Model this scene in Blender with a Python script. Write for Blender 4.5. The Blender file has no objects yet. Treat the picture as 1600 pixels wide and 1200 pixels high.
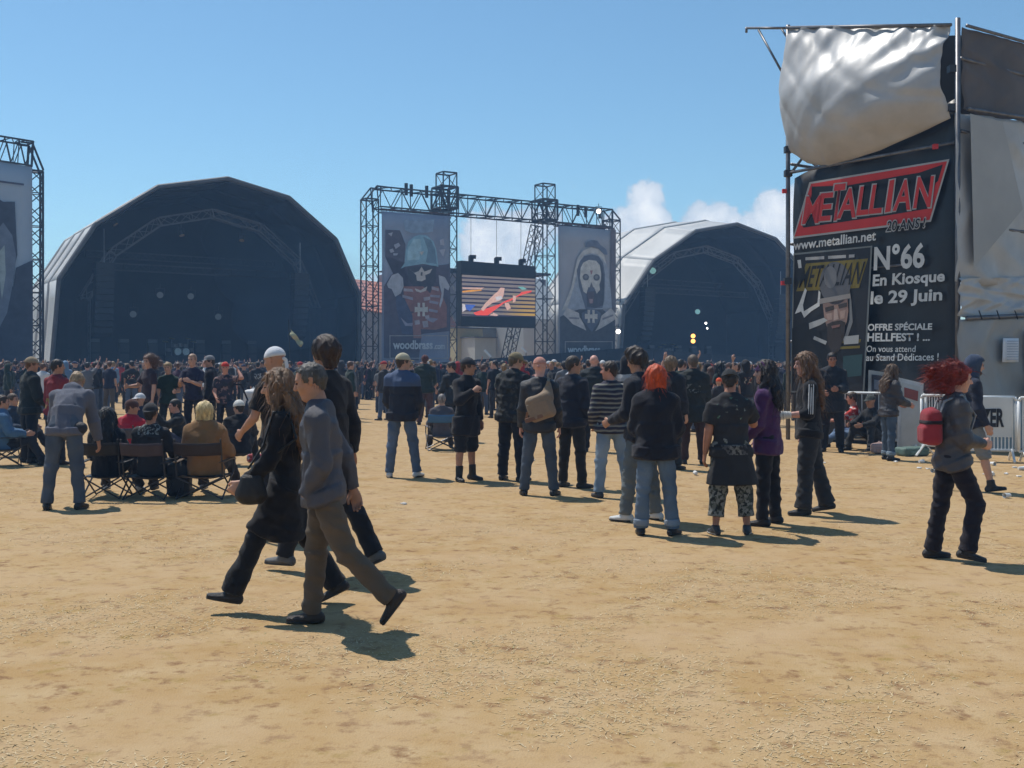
import bpy, math, random
import numpy as np
from mathutils import Vector, Matrix

# ------------------------------------------------------------------ camera, sky, sun, exposure
SC = bpy.context.scene
COL = SC.collection
CAMH, FPX, HY = 1.68, 1700.0, 570.0           # eye height, focal length in photo pixels, horizon row
cam = bpy.data.cameras.new('camera'); camo = bpy.data.objects.new('camera', cam); COL.objects.link(camo)
camo.location = (0, 0, CAMH); camo.rotation_euler = (math.pi/2, 0, 0)
cam.sensor_width = 36.0; cam.lens = 36.0*FPX/1600.0; cam.shift_y = -30.0/1600.0
cam.clip_start = 0.1; cam.clip_end = 3000
SC.camera = camo

SUN_EL = math.radians(61); SUN_AZ = math.radians(-44)      # azimuth from +Y towards +X
wld = bpy.data.worlds.new('World'); SC.world = wld; wld.use_nodes = True
def build_world():
    nt = wld.node_tree; N = nt.nodes; L = nt.links
    for n in list(N): N.remove(n)
    out = N.new('ShaderNodeOutputWorld'); bg = N.new('ShaderNodeBackground')
    sky = N.new('ShaderNodeTexSky'); sky.sky_type = 'NISHITA'; sky.sun_disc = False
    sky.sun_elevation = SUN_EL; sky.sun_rotation = SUN_AZ; sky.altitude = 20
    sky.air_density = 1.0; sky.dust_density = 0.15; sky.ozone_density = 3.2
    bg.inputs[1].default_value = 0.120
    tn = N.new('ShaderNodeMix'); tn.data_type = 'RGBA'; tn.blend_type = 'MULTIPLY'; tn.inputs[0].default_value = 1.0; tn.inputs[7].default_value = (.86,1.05,1.03,1)   # the camera's cool white balance
    L.new(sky.outputs[0], tn.inputs[6]); L.new(tn.outputs[2], bg.inputs[0])
    def M(op, a, b=None, c=None, clamp=False):
        n = N.new('ShaderNodeMath'); n.operation = op; n.use_clamp = clamp
        for i, v in enumerate((a, b, c)):
            if v is None: continue
            if isinstance(v, (int, float)): n.inputs[i].default_value = v
            else: L.new(v, n.inputs[i])
        return n.outputs[0]
    tc = N.new('ShaderNodeTexCoord'); sp = N.new('ShaderNodeSeparateXYZ'); L.new(tc.outputs['Generated'], sp.inputs[0])
    az = M('ARCTAN2', sp.outputs[0], sp.outputs[1]); el = M('ARCSINE', sp.outputs[2])
    def noise(scale, detail, rough, zs=1.0, off=0.0):
        mp = N.new('ShaderNodeMapping'); mp.inputs['Scale'].default_value = (1, 1, zs); mp.inputs['Location'].default_value = (off, off, off)
        L.new(tc.outputs['Generated'], mp.inputs[0])
        n = N.new('ShaderNodeTexNoise'); n.inputs['Scale'].default_value = scale; n.inputs['Detail'].default_value = detail; n.inputs['Roughness'].default_value = rough
        L.new(mp.outputs[0], n.inputs['Vector']); return n.outputs[0]
    n1 = noise(26, 7, .62, 1.0, 3.0); n2 = noise(9, 3, .5, 1.6, 7.0); n3 = noise(70, 4, .6, 1.0, 1.0)
    # cumulus heaps standing over the horizon: direction and half-width of each heap (radians)
    heaps = [(775,395,50,66),(815,365,40,40),(760,455,70,50),(1012,350,28,44),(985,380,40,40),(1110,352,36,24),(1150,370,40,30),(1222,352,42,42),(1205,400,50,50),
             (640,470,60,40),(1420,420,120,50)]
    cur = None
    for px, py, a, b in heaps:
        a0 = math.atan((px-800)/FPX); e0 = math.atan((HY-py)/FPX)
        da = M('DIVIDE', M('SUBTRACT', az, a0), a/FPX*1.2); de = M('DIVIDE', M('SUBTRACT', el, e0), b/FPX*1.2)
        d = M('SUBTRACT', 1.0, M('ADD', M('MULTIPLY', da, da), M('MULTIPLY', de, de)))
        cur = d if cur is None else M('MAXIMUM', cur, d)
    cur = M('MAXIMUM', M('ADD', cur, .3), -1.2)
    # the same kind of low heaps all round the rest of the horizon
    ring = M('SUBTRACT', M('MULTIPLY', M('SUBTRACT', n2, .52), 9.0), M('MULTIPLY', M('ABSOLUTE', M('SUBTRACT', el, .05)), 26.0))
    far = M('SUBTRACT', M('MULTIPLY', M('ABSOLUTE', az), 3.2), 2.2)
    ring = M('MINIMUM', M('ADD', ring, -.2), far)
    cur = M('MAXIMUM', cur, M('MINIMUM', ring, .9))
    dens = M('ADD', cur, M('MULTIPLY', M('SUBTRACT', n1, .5), 4.2)); dens = M('ADD', dens, M('MULTIPLY', M('SUBTRACT', n3, .5), 1.2))
    mr = N.new('ShaderNodeMapRange'); mr.interpolation_type = 'SMOOTHSTEP'; mr.inputs[1].default_value = -.25; mr.inputs[2].default_value = .45; mr.inputs[4].default_value = .93
    L.new(dens, mr.inputs[0])
    cr = N.new('ShaderNodeMix'); cr.data_type = 'RGBA'; cr.inputs[6].default_value = (.50,.60,.72,1); cr.inputs[7].default_value = (.93,.95,.98,1)
    mm = N.new('ShaderNodeMapRange'); mm.inputs[1].default_value = .0; mm.inputs[2].default_value = 1.6; L.new(M('ADD', dens, M('MULTIPLY', M('SUBTRACT', n2, .5), 2.0)), mm.inputs[0])
    L.new(mm.outputs[0], cr.inputs[0])
    bg2 = N.new('ShaderNodeBackground'); bg2.inputs[1].default_value = 1.08; L.new(cr.outputs[2], bg2.inputs[0])
    mx = N.new('ShaderNodeMixShader'); L.new(mr.outputs[0], mx.inputs[0]); L.new(bg.outputs[0], mx.inputs[1]); L.new(bg2.outputs[0], mx.inputs[2])
    L.new(mx.outputs[0], out.inputs[0])
build_world()
sl = bpy.data.lights.new('sun', 'SUN'); sl.energy = 4.5; sl.angle = math.radians(.5); sl.color = (1, .955, .88)
slo = bpy.data.objects.new('sun', sl); COL.objects.link(slo)
SUND = Vector((math.cos(SUN_EL)*math.sin(SUN_AZ), math.cos(SUN_EL)*math.cos(SUN_AZ), math.sin(SUN_EL)))
slo.rotation_euler = SUND.to_track_quat('Z', 'Y').to_euler(); slo.location = (-30, 30, 60)
SC.view_settings.view_transform = 'Standard'; SC.view_settings.look = 'None'
SC.view_settings.exposure = 0.06; SC.view_settings.gamma = 1.0; SC.view_settings.use_curve_mapping = False
SC.render.engine = 'CYCLES'
cy = SC.cycles
cy.max_bounces = 5; cy.diffuse_bounces = 3; cy.glossy_bounces = 2; cy.transmission_bounces = 3; cy.transparent_max_bounces = 10; cy.volume_bounces = 0
cy.use_denoising = True; cy.use_adaptive_sampling = True; cy.adaptive_threshold = .02
cy.caustics_reflective = False; cy.caustics_refractive = False

# ------------------------------------------------------------------ helpers
C0 = Vector((0, 0, CAMH))
def ray(px, py): return Vector(((px-800)/FPX, 1.0, (HY-py)/FPX))
def at(px, py, d): return C0 + ray(px, py)*d                     # d: metres along +Y
def gnd(px, py): return at(px, py, CAMH*FPX/(py-HY))             # the ground point seen at a pixel
class Plane:
    """upright plane through p running along 'ang' from +X; on(px,py) = where the line of sight meets it"""
    def __init__(s, p, ang):
        s.p = Vector(p); s.a = ang
        s.r = Vector((math.cos(ang), math.sin(ang), 0)); s.n = Vector((math.sin(ang), -math.cos(ang), 0))   # n looks towards the camera
    def on(s, px, py, off=0.0):
        r = ray(px, py); t = (s.p-C0).dot(s.n)/r.dot(s.n)
        return C0 + r*t + s.n*off

def tag(o, label=None, cat=None, group=None, kind=None):
    if label: o['label'] = label
    if cat: o['category'] = cat
    if group: o['group'] = group
    if kind: o['kind'] = kind
    return o
def empty(name, loc=(0,0,0), rz=0.0, label=None, cat=None, group=None):
    o = bpy.data.objects.new(name, None); COL.objects.link(o); o.location = loc; o.rotation_euler = (0, 0, rz)
    o.empty_display_size = .1
    return tag(o, label, cat, group)
def link(name, me, mat=None, parent=None, smooth=False):
    if mat is not None:
        for m in (mat if isinstance(mat, (list, tuple)) else [mat]): me.materials.append(m)
    if smooth: me.polygons.foreach_set('use_smooth', [True]*len(me.polygons))
    o = bpy.data.objects.new(name, me); COL.objects.link(o)
    if parent is not None: o.parent = parent
    return o
def local(parent, p):
    """world point -> the frame of a parent that carries only a location and a turn about z"""
    if parent is None: return Vector(p)
    d = Vector(p) - Vector(parent.location); a = -parent.rotation_euler.z
    return Vector((d.x*math.cos(a)-d.y*math.sin(a), d.x*math.sin(a)+d.y*math.cos(a), d.z))
class MB:
    """collects faces; build() links them as one mesh object (points are world points, moved into the parent's frame)"""
    def __init__(s): s.v = []; s.f = []
    def poly(s, pts):
        b = len(s.v); s.v += [Vector(p) for p in pts]; s.f.append(tuple(range(b, b+len(pts)))); return s
    def box(s, c, size, R=None):
        c = Vector(c); b = len(s.v); R = R or Matrix.Identity(3)
        for z in (-.5, .5):
            for x, y in ((-.5,-.5),(.5,-.5),(.5,.5),(-.5,.5)): s.v.append(c + R @ Vector((x*size[0], y*size[1], z*size[2])))
        for f in ((3,2,1,0),(4,5,6,7),(0,1,5,4),(1,2,6,5),(2,3,7,6),(3,0,4,7)): s.f.append(tuple(b+i for i in f))
        return s
    def bar(s, p, q, r, n=4, r2=None):
        p, q = Vector(p), Vector(q); d = (q-p)
        if d.length < 1e-6: return s
        d.normalize(); u = d.cross(Vector((0,0,1)) if abs(d.z) < .9 else Vector((1,0,0))).normalized(); w = d.cross(u); b = len(s.v); r2 = r if r2 is None else r2
        for c, rr in ((p, r), (q, r2)):
            for i in range(n):
                a = 2*math.pi*(i+.5)/n; s.v.append(c + (u*math.cos(a)+w*math.sin(a))*rr)
        for i in range(n): s.f.append((b+i, b+n+i, b+n+(i+1)%n, b+(i+1)%n))
        s.f.append(tuple(b+i for i in range(n))); s.f.append(tuple(b+n+n-1-i for i in range(n)))
        return s
    def tube(s, pts, r, n=6):
        for p, q in zip(pts[:-1], pts[1:]): s.bar(p, q, r, n)
        return s
    def cyl(s, c, axis, r, h, n=14, r2=None):
        a = Vector(axis).normalized(); return s.bar(Vector(c)-a*h/2, Vector(c)+a*h/2, r, n, r2)
    def grid(s, P):
        """P[i][j] world points"""
        b = len(s.v); ni, nj = len(P), len(P[0])
        for row in P: s.v += [Vector(p) for p in row]
        for i in range(ni-1):
            for j in range(nj-1): s.f.append((b+i*nj+j, b+(i+1)*nj+j, b+(i+1)*nj+j+1, b+i*nj+j+1))
        return s
    def sheet(s, P, nrm, t):
        """a sheet of thickness t: front grid P and a back grid moved by -nrm*t, closed along the rim"""
        nrm = Vector(nrm); s.grid(P); Q = [[Vector(p)-nrm*t for p in row] for row in P]
        b = len(s.v); ni, nj = len(P), len(P[0]); f0 = b-ni*nj
        for row in Q: s.v += row
        for i in range(ni-1):
            for j in range(nj-1): s.f.append((b+i*nj+j, b+i*nj+j+1, b+(i+1)*nj+j+1, b+(i+1)*nj+j))
        rim = [(i,0) for i in range(ni)]+[(ni-1,j) for j in range(1,nj)]+[(i,nj-1) for i in range(ni-2,-1,-1)]+[(0,j) for j in range(nj-2,0,-1)]
        for (i,j),(k,l) in zip(rim, rim[1:]+rim[:1]): s.f.append((f0+i*nj+j, b+i*nj+j, b+k*nj+l, f0+k*nj+l))
        return s
    def truss(s, p, q, w, side, bays, rc=.045, rb=.022, top=None):
        """square lattice beam from p to q, w wide; side = one cross direction"""
        p, q = Vector(p), Vector(q); d = (q-p).normalized(); a = (Vector(side)-d*Vector(side).dot(d)).normalized(); b = d.cross(a); h = w/2
        cor = [a*h+b*h, -a*h+b*h, -a*h-b*h, a*h-b*h]
        for c in cor: s.bar(p+c, q+c, rc)
        for i in range(bays):
            t0, t1 = p.lerp(q, i/bays), p.lerp(q, (i+1)/bays)
            for k in range(4):
                c, e = cor[k], cor[(k+1)%4]
                if i % 2: c, e = e, c
                s.bar(t0+c, t1+e, rb, 3)
            if i % 3 == 0:
                for k in range(4): s.bar(t0+cor[k], t0+cor[(k+1)%4], rb, 3)
        for k in range(4): s.bar(q+cor[k], q+cor[(k+1)%4], rc, 3)
        return s
    def mesh(s, name, parent=None):
        me = bpy.data.meshes.new(name)
        vs = [tuple(local(parent, v)) for v in s.v] if parent is not None else [tuple(v) for v in s.v]
        me.from_pydata(vs, [], s.f); me.update(); return me
    def build(s, name, mat, parent=None, smooth=False, kind=None):
        o = link(name, s.mesh(name, parent), mat, parent, smooth)
        if kind: o['kind'] = kind
        return o

# ------------------------------------------------------------------ materials
_M = {}
def _base(name):
    m = bpy.data.materials.new(name); m.use_nodes = True; nt = m.node_tree
    return m, nt, nt.nodes['Principled BSDF']
def _mixrgb(nt, fac, a, b):
    n = nt.nodes.new('ShaderNodeMix'); n.data_type = 'RGBA'
    for i, v in ((6, a), (7, b)):
        if isinstance(v, (tuple, list)): n.inputs[i].default_value = tuple(v[:3])+(1,)
        else: nt.links.new(v, n.inputs[i])
    if isinstance(fac, (int, float)): n.inputs[0].default_value = fac
    else: nt.links.new(fac, n.inputs[0])
    return n.outputs[2]
def _noise(nt, scale, detail=3, rough=.55, coord='Object', stretch=None, off=None):
    tc = nt.nodes.new('ShaderNodeTexCoord'); n = nt.nodes.new('ShaderNodeTexNoise')
    n.inputs['Scale'].default_value = scale; n.inputs['Detail'].default_value = detail; n.inputs['Roughness'].default_value = rough
    v = tc.outputs[coord]
    if stretch or off:
        mp = nt.nodes.new('ShaderNodeMapping'); mp.inputs['Scale'].default_value = stretch or (1,1,1); mp.inputs['Location'].default_value = off or (0,0,0)
        nt.links.new(v, mp.inputs[0]); v = mp.outputs[0]
    nt.links.new(v, n.inputs['Vector']); return n.outputs[0]
def _ramp(nt, v, a, b):
    n = nt.nodes.new('ShaderNodeMapRange'); n.inputs[1].default_value = a; n.inputs[2].default_value = b; nt.links.new(v, n.inputs[0]); return n.outputs[0]
def _bump(nt, bs, h, strength, dist=.02):
    b = nt.nodes.new('ShaderNodeBump'); b.inputs['Strength'].default_value = strength; b.inputs['Distance'].default_value = dist
    nt.links.new(h, b.inputs['Height']); nt.links.new(b.outputs[0], bs.inputs['Normal'])
def sc3(c, k): return tuple(min(1, x*k) for x in c[:3])
def mat(name, col, rough=.7, var=.18, scale=3.0, metal=0.0, bump=0.0, spec=.3, emit=None, estr=0.0, alpha=None):
    if name in _M: return _M[name]
    m, nt, b = _base(name)
    n = _noise(nt, scale, 5, .6)
    nt.links.new(_mixrgb(nt, _ramp(nt, n, .3, .7), sc3(col, 1-var), sc3(col, 1+var)), b.inputs['Base Color'])
    b.inputs['Roughness'].default_value = rough; b.inputs['Metallic'].default_value = metal; b.inputs['Specular IOR Level'].default_value = spec
    if bump: _bump(nt, b, _noise(nt, scale*6, 4), bump)
    if emit: b.inputs['Emission Color'].default_value = tuple(emit)+(1,); b.inputs['Emission Strength'].default_value = estr
    if alpha is not None: b.inputs['Alpha'].default_value = alpha
    _M[name] = m; return m
def fabric(col, kind='cloth'):
    """dyed cloth: uneven dye and wear, a little sheen, fine weave"""
    key = ('f', tuple(round(c, 3) for c in col), kind)
    if key in _M: return _M[key]
    m, nt, b = _base('cloth_%d' % len(_M))
    n = _noise(nt, 5, 6, .65); w = _noise(nt, 240, 2, .5); f = _noise(nt, 2.2, 2, .5, off=(3,1,2))
    c = _mixrgb(nt, _ramp(nt, n, .25, .75), sc3(col, .72), sc3(col, 1.28))
    if kind == 'denim':
        z = _ramp(nt, f, .38, .62); c = _mixrgb(nt, z, c, sc3((col[0]*1.5+.02, col[1]*1.4+.02, col[2]*1.3+.02), 1.25))
    c = _mixrgb(nt, _ramp(nt, w, .2, .8), c, sc3(col, 1.1))
    nt.links.new(c, b.inputs['Base Color'])
    b.inputs['Roughness'].default_value = {'leather': .42, 'cloth': .88, 'denim': .9, 'nylon': .5}[kind]
    b.inputs['Specular IOR Level'].default_value = .4 if kind in ('leather', 'nylon') else .18
    b.inputs['Sheen Weight'].default_value = .12 if kind == 'cloth' else 0
    mixn = nt.nodes.new('ShaderNodeMath'); mixn.operation = 'ADD'; nt.links.new(_noise(nt, 22, 4, .6, stretch=(1,1,.45)), mixn.inputs[0]); nt.links.new(w, mixn.inputs[1])
    _bump(nt, b, mixn.outputs[0], .55, .012)
    _M[key] = m; return m
def stripes(c1, c2, period, c3=None):
    key = ('s', c1, c2, period)
    if key in _M: return _M[key]
    m, nt, b = _base('striped_knit')
    tc = nt.nodes.new('ShaderNodeTexCoord'); sp = nt.nodes.new('ShaderNodeSeparateXYZ'); nt.links.new(tc.outputs['Object'], sp.inputs[0])
    def M(op, a, bb):
        n = nt.nodes.new('ShaderNodeMath'); n.operation = op
        for i, v in enumerate((a, bb)):
            if isinstance(v, (int, float)): n.inputs[i].default_value = v
            else: nt.links.new(v, n.inputs[i])
        return n.outputs[0]
    wob = M('MULTIPLY', M('SUBTRACT', _noise(nt, 4, 2), .5), .05)
    fr = M('FRACT', M('DIVIDE', M('ADD', sp.outputs[2], wob), period), 0)
    col = _mixrgb(nt, M('GREATER_THAN', fr, .55), c1, c2)
    if c3: col = _mixrgb(nt, M('GREATER_THAN', fr, .86), col, c3)
    nt.links.new(col, b.inputs['Base Color']); b.inputs['Roughness'].default_value = .9; _bump(nt, b, _noise(nt, 120, 3), .5, .01)
    _M[key] = m; return m
def blotch(name, cols, scale, rough=.9):
    """camouflage / mottled prints: three dyes in patches"""
    if name in _M: return _M[name]
    m, nt, b = _base(name)
    c = cols[0]
    for i, k in enumerate(cols[1:]):
        s = _ramp(nt, _noise(nt, scale*(1+.3*i), 3, .55, off=(i*5.3, i*2.1, i)), .50, .53); c = _mixrgb(nt, s, c, k)
    nt.links.new(c, b.inputs['Base Color']); b.inputs['Roughness'].default_value = rough; _bump(nt, b, _noise(nt, 60, 3), .4, .01)
    _M[name] = m; return m
def printed(col, ink, boxmin, boxmax, scale=26, thr=.5, ink2=None):
    """cloth with a block of worn print inside a box of the wearer's own coordinates"""
    key = ('p', col, ink, boxmin)
    if key in _M: return _M[key]
    m, nt, b = _base('printed_cloth_%d' % len(_M))
    tc = nt.nodes.new('ShaderNodeTexCoord'); sp = nt.nodes.new('ShaderNodeSeparateXYZ'); nt.links.new(tc.outputs['Object'], sp.inputs[0])
    f = None
    def M(op, a, bb):
        n = nt.nodes.new('ShaderNodeMath'); n.operation = op
        for i, v in enumerate((a, bb)):
            if isinstance(v, (int, float)): n.inputs[i].default_value = v
            else: nt.links.new(v, n.inputs[i])
        return n.outputs[0]
    for i in range(3):
        g = M('MULTIPLY', M('GREATER_THAN', sp.outputs[i], boxmin[i]), M('LESS_THAN', sp.outputs[i], boxmax[i])); f = g if f is None else M('MULTIPLY', f, g)
    f = M('MULTIPLY', f, _ramp(nt, _noise(nt, scale, 3, .6), thr, thr+.06))
    base = _mixrgb(nt, _ramp(nt, _noise(nt, 5, 5), .3, .7), sc3(col, .75), sc3(col, 1.25))
    if ink2: ink = _mixrgb(nt, _ramp(nt, _noise(nt, 9, 2, off=(4,4,4)), .47, .53), ink, ink2)
    nt.links.new(_mixrgb(nt, f, base, ink), b.inputs['Base Color']); b.inputs['Roughness'].default_value = .88; _bump(nt, b, _noise(nt, 22, 4), .5, .01)
    _M[key] = m; return m
def skin(tone):
    key = ('k', tone)
    if key in _M: return _M[key]
    m, nt, b = _base('skin_%d' % len(_M))
    c = _mixrgb(nt, _ramp(nt, _noise(nt, 14, 4), .3, .7), sc3(tone, .82), (tone[0]*1.12, tone[1]*1.02, tone[2]*1.0))
    nt.links.new(c, b.inputs['Base Color']); b.inputs['Roughness'].default_value = .52; b.inputs['Specular IOR Level'].default_value = .35
    b.inputs['Subsurface Weight'].default_value = .08; b.inputs['Subsurface Radius'].default_value = (.012,.005,.003)
    _bump(nt, b, _noise(nt, 90, 3), .15, .004)
    _M[key] = m; return m
def hairmat(col):
    key = ('h', col)
    if key in _M: return _M[key]
    m, nt, b = _base('hair_%d' % len(_M))
    n = _noise(nt, 30, 4, .6, stretch=(1,1,.15))
    nt.links.new(_mixrgb(nt, _ramp(nt, n, .3, .7), sc3(col, .5), sc3(col, 1.6)), b.inputs['Base Color'])
    b.inputs['Roughness'].default_value = .48; b.inputs['Specular IOR Level'].default_value = .35; _bump(nt, b, _noise(nt, 90, 4, .6, stretch=(1,1,.12)), .8, .01)
    _M[key] = m; return m
# ------------------------------------------------------------------ ground
def build_ground():
    m, nt, b = _base('dry_grass_ground')
    big = _noise(nt, .28, 5, .62); mid = _noise(nt, 2.6, 5, .6); fine = _noise(nt, 16, 5, .65); grit = _noise(nt, 85, 3, .6)
    c = _mixrgb(nt, _ramp(nt, big, .35, .65), (.46,.305,.125), (.54,.385,.185))
    c = _mixrgb(nt, _ramp(nt, mid, .40, .72), c, (.58,.445,.245))
    c = _mixrgb(nt, _ramp(nt, fine, .56, .74), c, (.34,.195,.075))
    c = _mixrgb(nt, _ramp(nt, _noise(nt, 5.5, 4, .6, off=(7,3,0)), .58, .72), c, (.38,.275,.09))
    c = _mixrgb(nt, _ramp(nt, _noise(nt, 6.5, 5, .62, off=(1,9,0)), .54, .68), c, (.27,.155,.075))
    c = _mixrgb(nt, _ramp(nt, _noise(nt, 1.1, 5, .6, off=(5,2,0)), .45, .75), c, (.57,.42,.235))
    gm = nt.nodes.new('ShaderNodeMath'); gm.operation = 'MULTIPLY'; gm.inputs[1].default_value = .25; nt.links.new(_ramp(nt, grit, .45, .75), gm.inputs[0])
    c = _mixrgb(nt, gm.outputs[0], c, (.60,.46,.26))
    mu = nt.nodes.new('ShaderNodeMix'); mu.data_type = 'RGBA'; mu.blend_type = 'MULTIPLY'; mu.inputs[0].default_value = 1.0; mu.inputs[7].default_value = (.77,.725,.735,1); nt.links.new(c, mu.inputs[6]); c = mu.outputs[2]
    nt.links.new(c, b.inputs['Base Color']); b.inputs['Roughness'].default_value = .95; b.inputs['Specular IOR Level'].default_value = .1
    ad = nt.nodes.new('ShaderNodeMath'); ad.operation = 'ADD'; nt.links.new(fine, ad.inputs[0]); nt.links.new(grit, ad.inputs[1])
    _bump(nt, b, ad.outputs[0], .32, .025)
    g = MB(); S = 300; n = 60
    g.grid([[Vector((-S+2*S*i/n, -S+2*S*j/n, 0)) for j in range(n+1)] for i in range(n+1)])
    o = g.build('ground', m); 
    o.data.flip_normals(); tag(o, 'wide trampled ground of dry yellow grass and bare earth', 'ground', kind='structure')
    # straw and flattened dry blades, thick near the camera, thinning away
    rng = np.random.default_rng(5); n = 150000
    d = 3.6 + 17*rng.random(n)**1.15; u = (rng.random(n)-.5)*1.06
    x = u*d; y = d
    # uneven cover: patches
    keep = (np.sin(x*1.7+np.sin(y*1.3)*2)+np.sin(y*2.3+x*.9)+np.sin(x*5.1-y*3.7)*.7+rng.normal(0,.6,n)) > .35
    x, y = x[keep], y[keep]; n = len(x)
    az = rng.random(n)*6.283; ln = .015+.04*rng.random(n)**2; tilt = rng.random(n)**3.0*.35; w = .0022+.0025*rng.random(n)
    hx, hy, hz = np.cos(az)*np.cos(tilt)*ln, np.sin(az)*np.cos(tilt)*ln, np.sin(tilt)*ln+.001
    px, py = -np.sin(az)*w, np.cos(az)*w
    v = np.empty((n, 3, 3)); z0 = .0015
    v[:,0] = np.stack([x+px, y+py, np.full(n, z0)], 1); v[:,1] = np.stack([x-px, y-py, np.full(n, z0)], 1); v[:,2] = np.stack([x+hx, y+hy, z0+hz], 1)
    me = bpy.data.meshes.new('dry_grass'); me.vertices.add(3*n); me.vertices.foreach_set('co', v.reshape(-1))
    me.loops.add(3*n); me.loops.foreach_set('vertex_index', np.arange(3*n)); me.polygons.add(n); me.polygons.foreach_set('loop_start', np.arange(0,3*n,3)); 
    me.polygons.foreach_set('material_index', rng.choice(4, n, p=[.58,.34,.06,.02])); me.update(calc_edges=True)
    ms = [mat('straw_pale', (.54,.42,.25), .8, .2, 40), mat('straw_gold', (.47,.335,.16), .8, .2, 40), mat('straw_brown', (.42,.30,.16), .85, .2, 40), mat('grass_olive', (.40,.35,.17), .8, .2, 40)]
    tag(link('dry_grass', me, ms), 'short trampled blades of dry straw-coloured grass', 'grass', kind='stuff')
build_ground()

# ------------------------------------------------------------------ shared materials
pvc = mat('roof_pvc', (.47,.47,.455), .55, .1, .4, spec=.4)
pvc_seam = mat('roof_seam', (.46,.46,.45), .5, .05, .6)
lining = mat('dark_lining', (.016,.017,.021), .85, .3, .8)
black = mat('black_paint', (.014,.014,.016), .55, .3, 2)
steel = mat('galvanised_steel', (.27,.28,.30), .42, .2, 4, metal=.7)
dsteel = mat('dark_steel', (.045,.048,.055), .5, .25, 4, metal=.4)
alu = mat('aluminium', (.36,.37,.39), .4, .15, 4, metal=.75)
deckm = mat('stage_deck', (.03,.028,.027), .8, .3, 1.5)
white = mat('white_paint', (.74,.74,.72), .5, .06, 3)
tubw = mat('white_tube', (.70,.71,.70), .35, .08, 6, spec=.5)

def frame_of(o): return o
def tri_fan(mb, pts): mb.poly(pts)

# ------------------------------------------------------------------ the two domed stages
ANG = math.radians(36); rad_ = math.radians
def stage(name, label, front, d, apex_i, bang, rise):
    P0 = at(front[apex_i][0], front[apex_i][1], d); P0.z = 0
    pl = Plane(P0, ANG); back = Vector((-math.sin(bang), math.cos(bang), 0))
    root = empty(name, P0, ANG, label, 'stage')
    prof = []
    for i, (px, py) in enumerate(front):
        p = pl.on(px, py); prof.append(((p-P0).dot(pl.r), 0.0 if i in (0, len(front)-1) else p.z))
    def at_depth(k, sw, sz, dep): return P0 + pl.r*(prof[k][0]*sw) + Vector((0,0,prof[k][1]*sz)) + back*dep
    ribs = [(0,1,1),(4.2,1+.015*rise,1+.05*rise),(8.4,1+.02*rise,1+.068*rise),(13,1.0,1+.05*rise)]
    n = len(prof)
    for j in range(3):
        for k in range(n-1):
            a0 = at_depth(k, ribs[j][1], ribs[j][2], ribs[j][0]); a1 = at_depth(k+1, ribs[j][1], ribs[j][2], ribs[j][0])
            b0 = at_depth(k, ribs[j+1][1], ribs[j+1][2], ribs[j+1][0]); b1 = at_depth(k+1, ribs[j+1][1], ribs[j+1][2], ribs[j+1][0])
            nr = (a1-a0).cross(b0-a0).normalized(); cen = P0+Vector((0,0,4))
            if nr.dot(a0-cen) < 0: nr = -nr
            G = []
            for s in range(7):
                row = []
                for t in range(6):
                    u, w = s/6, t/5; p = a0.lerp(a1, u).lerp(b0.lerp(b1, u), w)
                    row.append(p - nr*(.16*math.sin(math.pi*u)*math.sin(math.pi*w)))
                G.append(row)
            MB().sheet(G, nr, .05).build('roof_panel', pvc, root, True)
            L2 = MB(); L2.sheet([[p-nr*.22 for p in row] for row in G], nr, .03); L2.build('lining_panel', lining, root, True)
    for j, (dep, sw, sz) in enumerate(ribs):
        mb = MB(); pts = [at_depth(k, sw, sz, dep) for k in range(n)]
        mb.tube([p+Vector((0,0,.02)) for p in pts], .16 if j == 0 else .11, 6); mb.build('rim_seam' if j == 0 else 'roof_rib', mat('rim_dark', (.10,.10,.105), .6) if j == 0 else pvc_seam, root)
    # the grey lighting arch inside
    mb = MB(); pts = [at_depth(k, .80, .865, 4.2) for k in range(1, n-1)]
    for p, q in zip(pts[:-1], pts[1:]): mb.truss(p, q, .62, pl.n, max(3, int((q-p).length/.8)), .06, .03)
    for p in (pts[0], pts[-1]): mb.truss(Vector((p.x,p.y,0)), p, .62, pl.n, 7, .06, .03)
    mb.build('lighting_arch', mat('arch_grey', (.13,.13,.14), .6, .15, 2), root, kind='stuff')
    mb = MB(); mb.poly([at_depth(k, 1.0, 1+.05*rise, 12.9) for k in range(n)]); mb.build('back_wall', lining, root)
    W = prof[-1][0]-prof[0][0]; cx = (prof[-1][0]+prof[0][0])/2
    R = Matrix.Rotation(ANG, 3, 'Z')
    MB().box(P0+pl.r*cx+back*7.2+Vector((0,0,.9)), (W*.86, 9.5, 1.8), R).build('deck', deckm, root)
    MB().box(P0+pl.r*cx+back*2.25+Vector((0,0,.86)), (W*.9, .3, 1.72), R).build('front_skirt', lining, root)
    for dz in (7.4, 8.6):
        mb = MB(); mb.truss(P0+pl.r*(cx-W*.33)+back*(6 if dz < 8 else 9.5)+Vector((0,0,dz+1.6)), P0+pl.r*(cx+W*.33)+back*(6 if dz < 8 else 9.5)+Vector((0,0,dz+1.6)), .5, pl.n, 22, .045, .02); mb.build('light_bar', dsteel, root, kind='stuff')
    # a pair of black side-scrims beside the opening
    for sgn in (-1, 1):
        ww = cx+sgn*W*.47
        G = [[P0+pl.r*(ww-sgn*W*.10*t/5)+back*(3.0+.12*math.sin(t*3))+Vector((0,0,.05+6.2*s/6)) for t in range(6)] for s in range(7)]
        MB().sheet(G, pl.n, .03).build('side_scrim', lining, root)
    return root, pl, P0, cx, W, back
LFRONT = [(77,560),(92,436),(150,350),(247,292),(356,279),(452,309),(525,374),(562,462),(561,560)]
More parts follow.
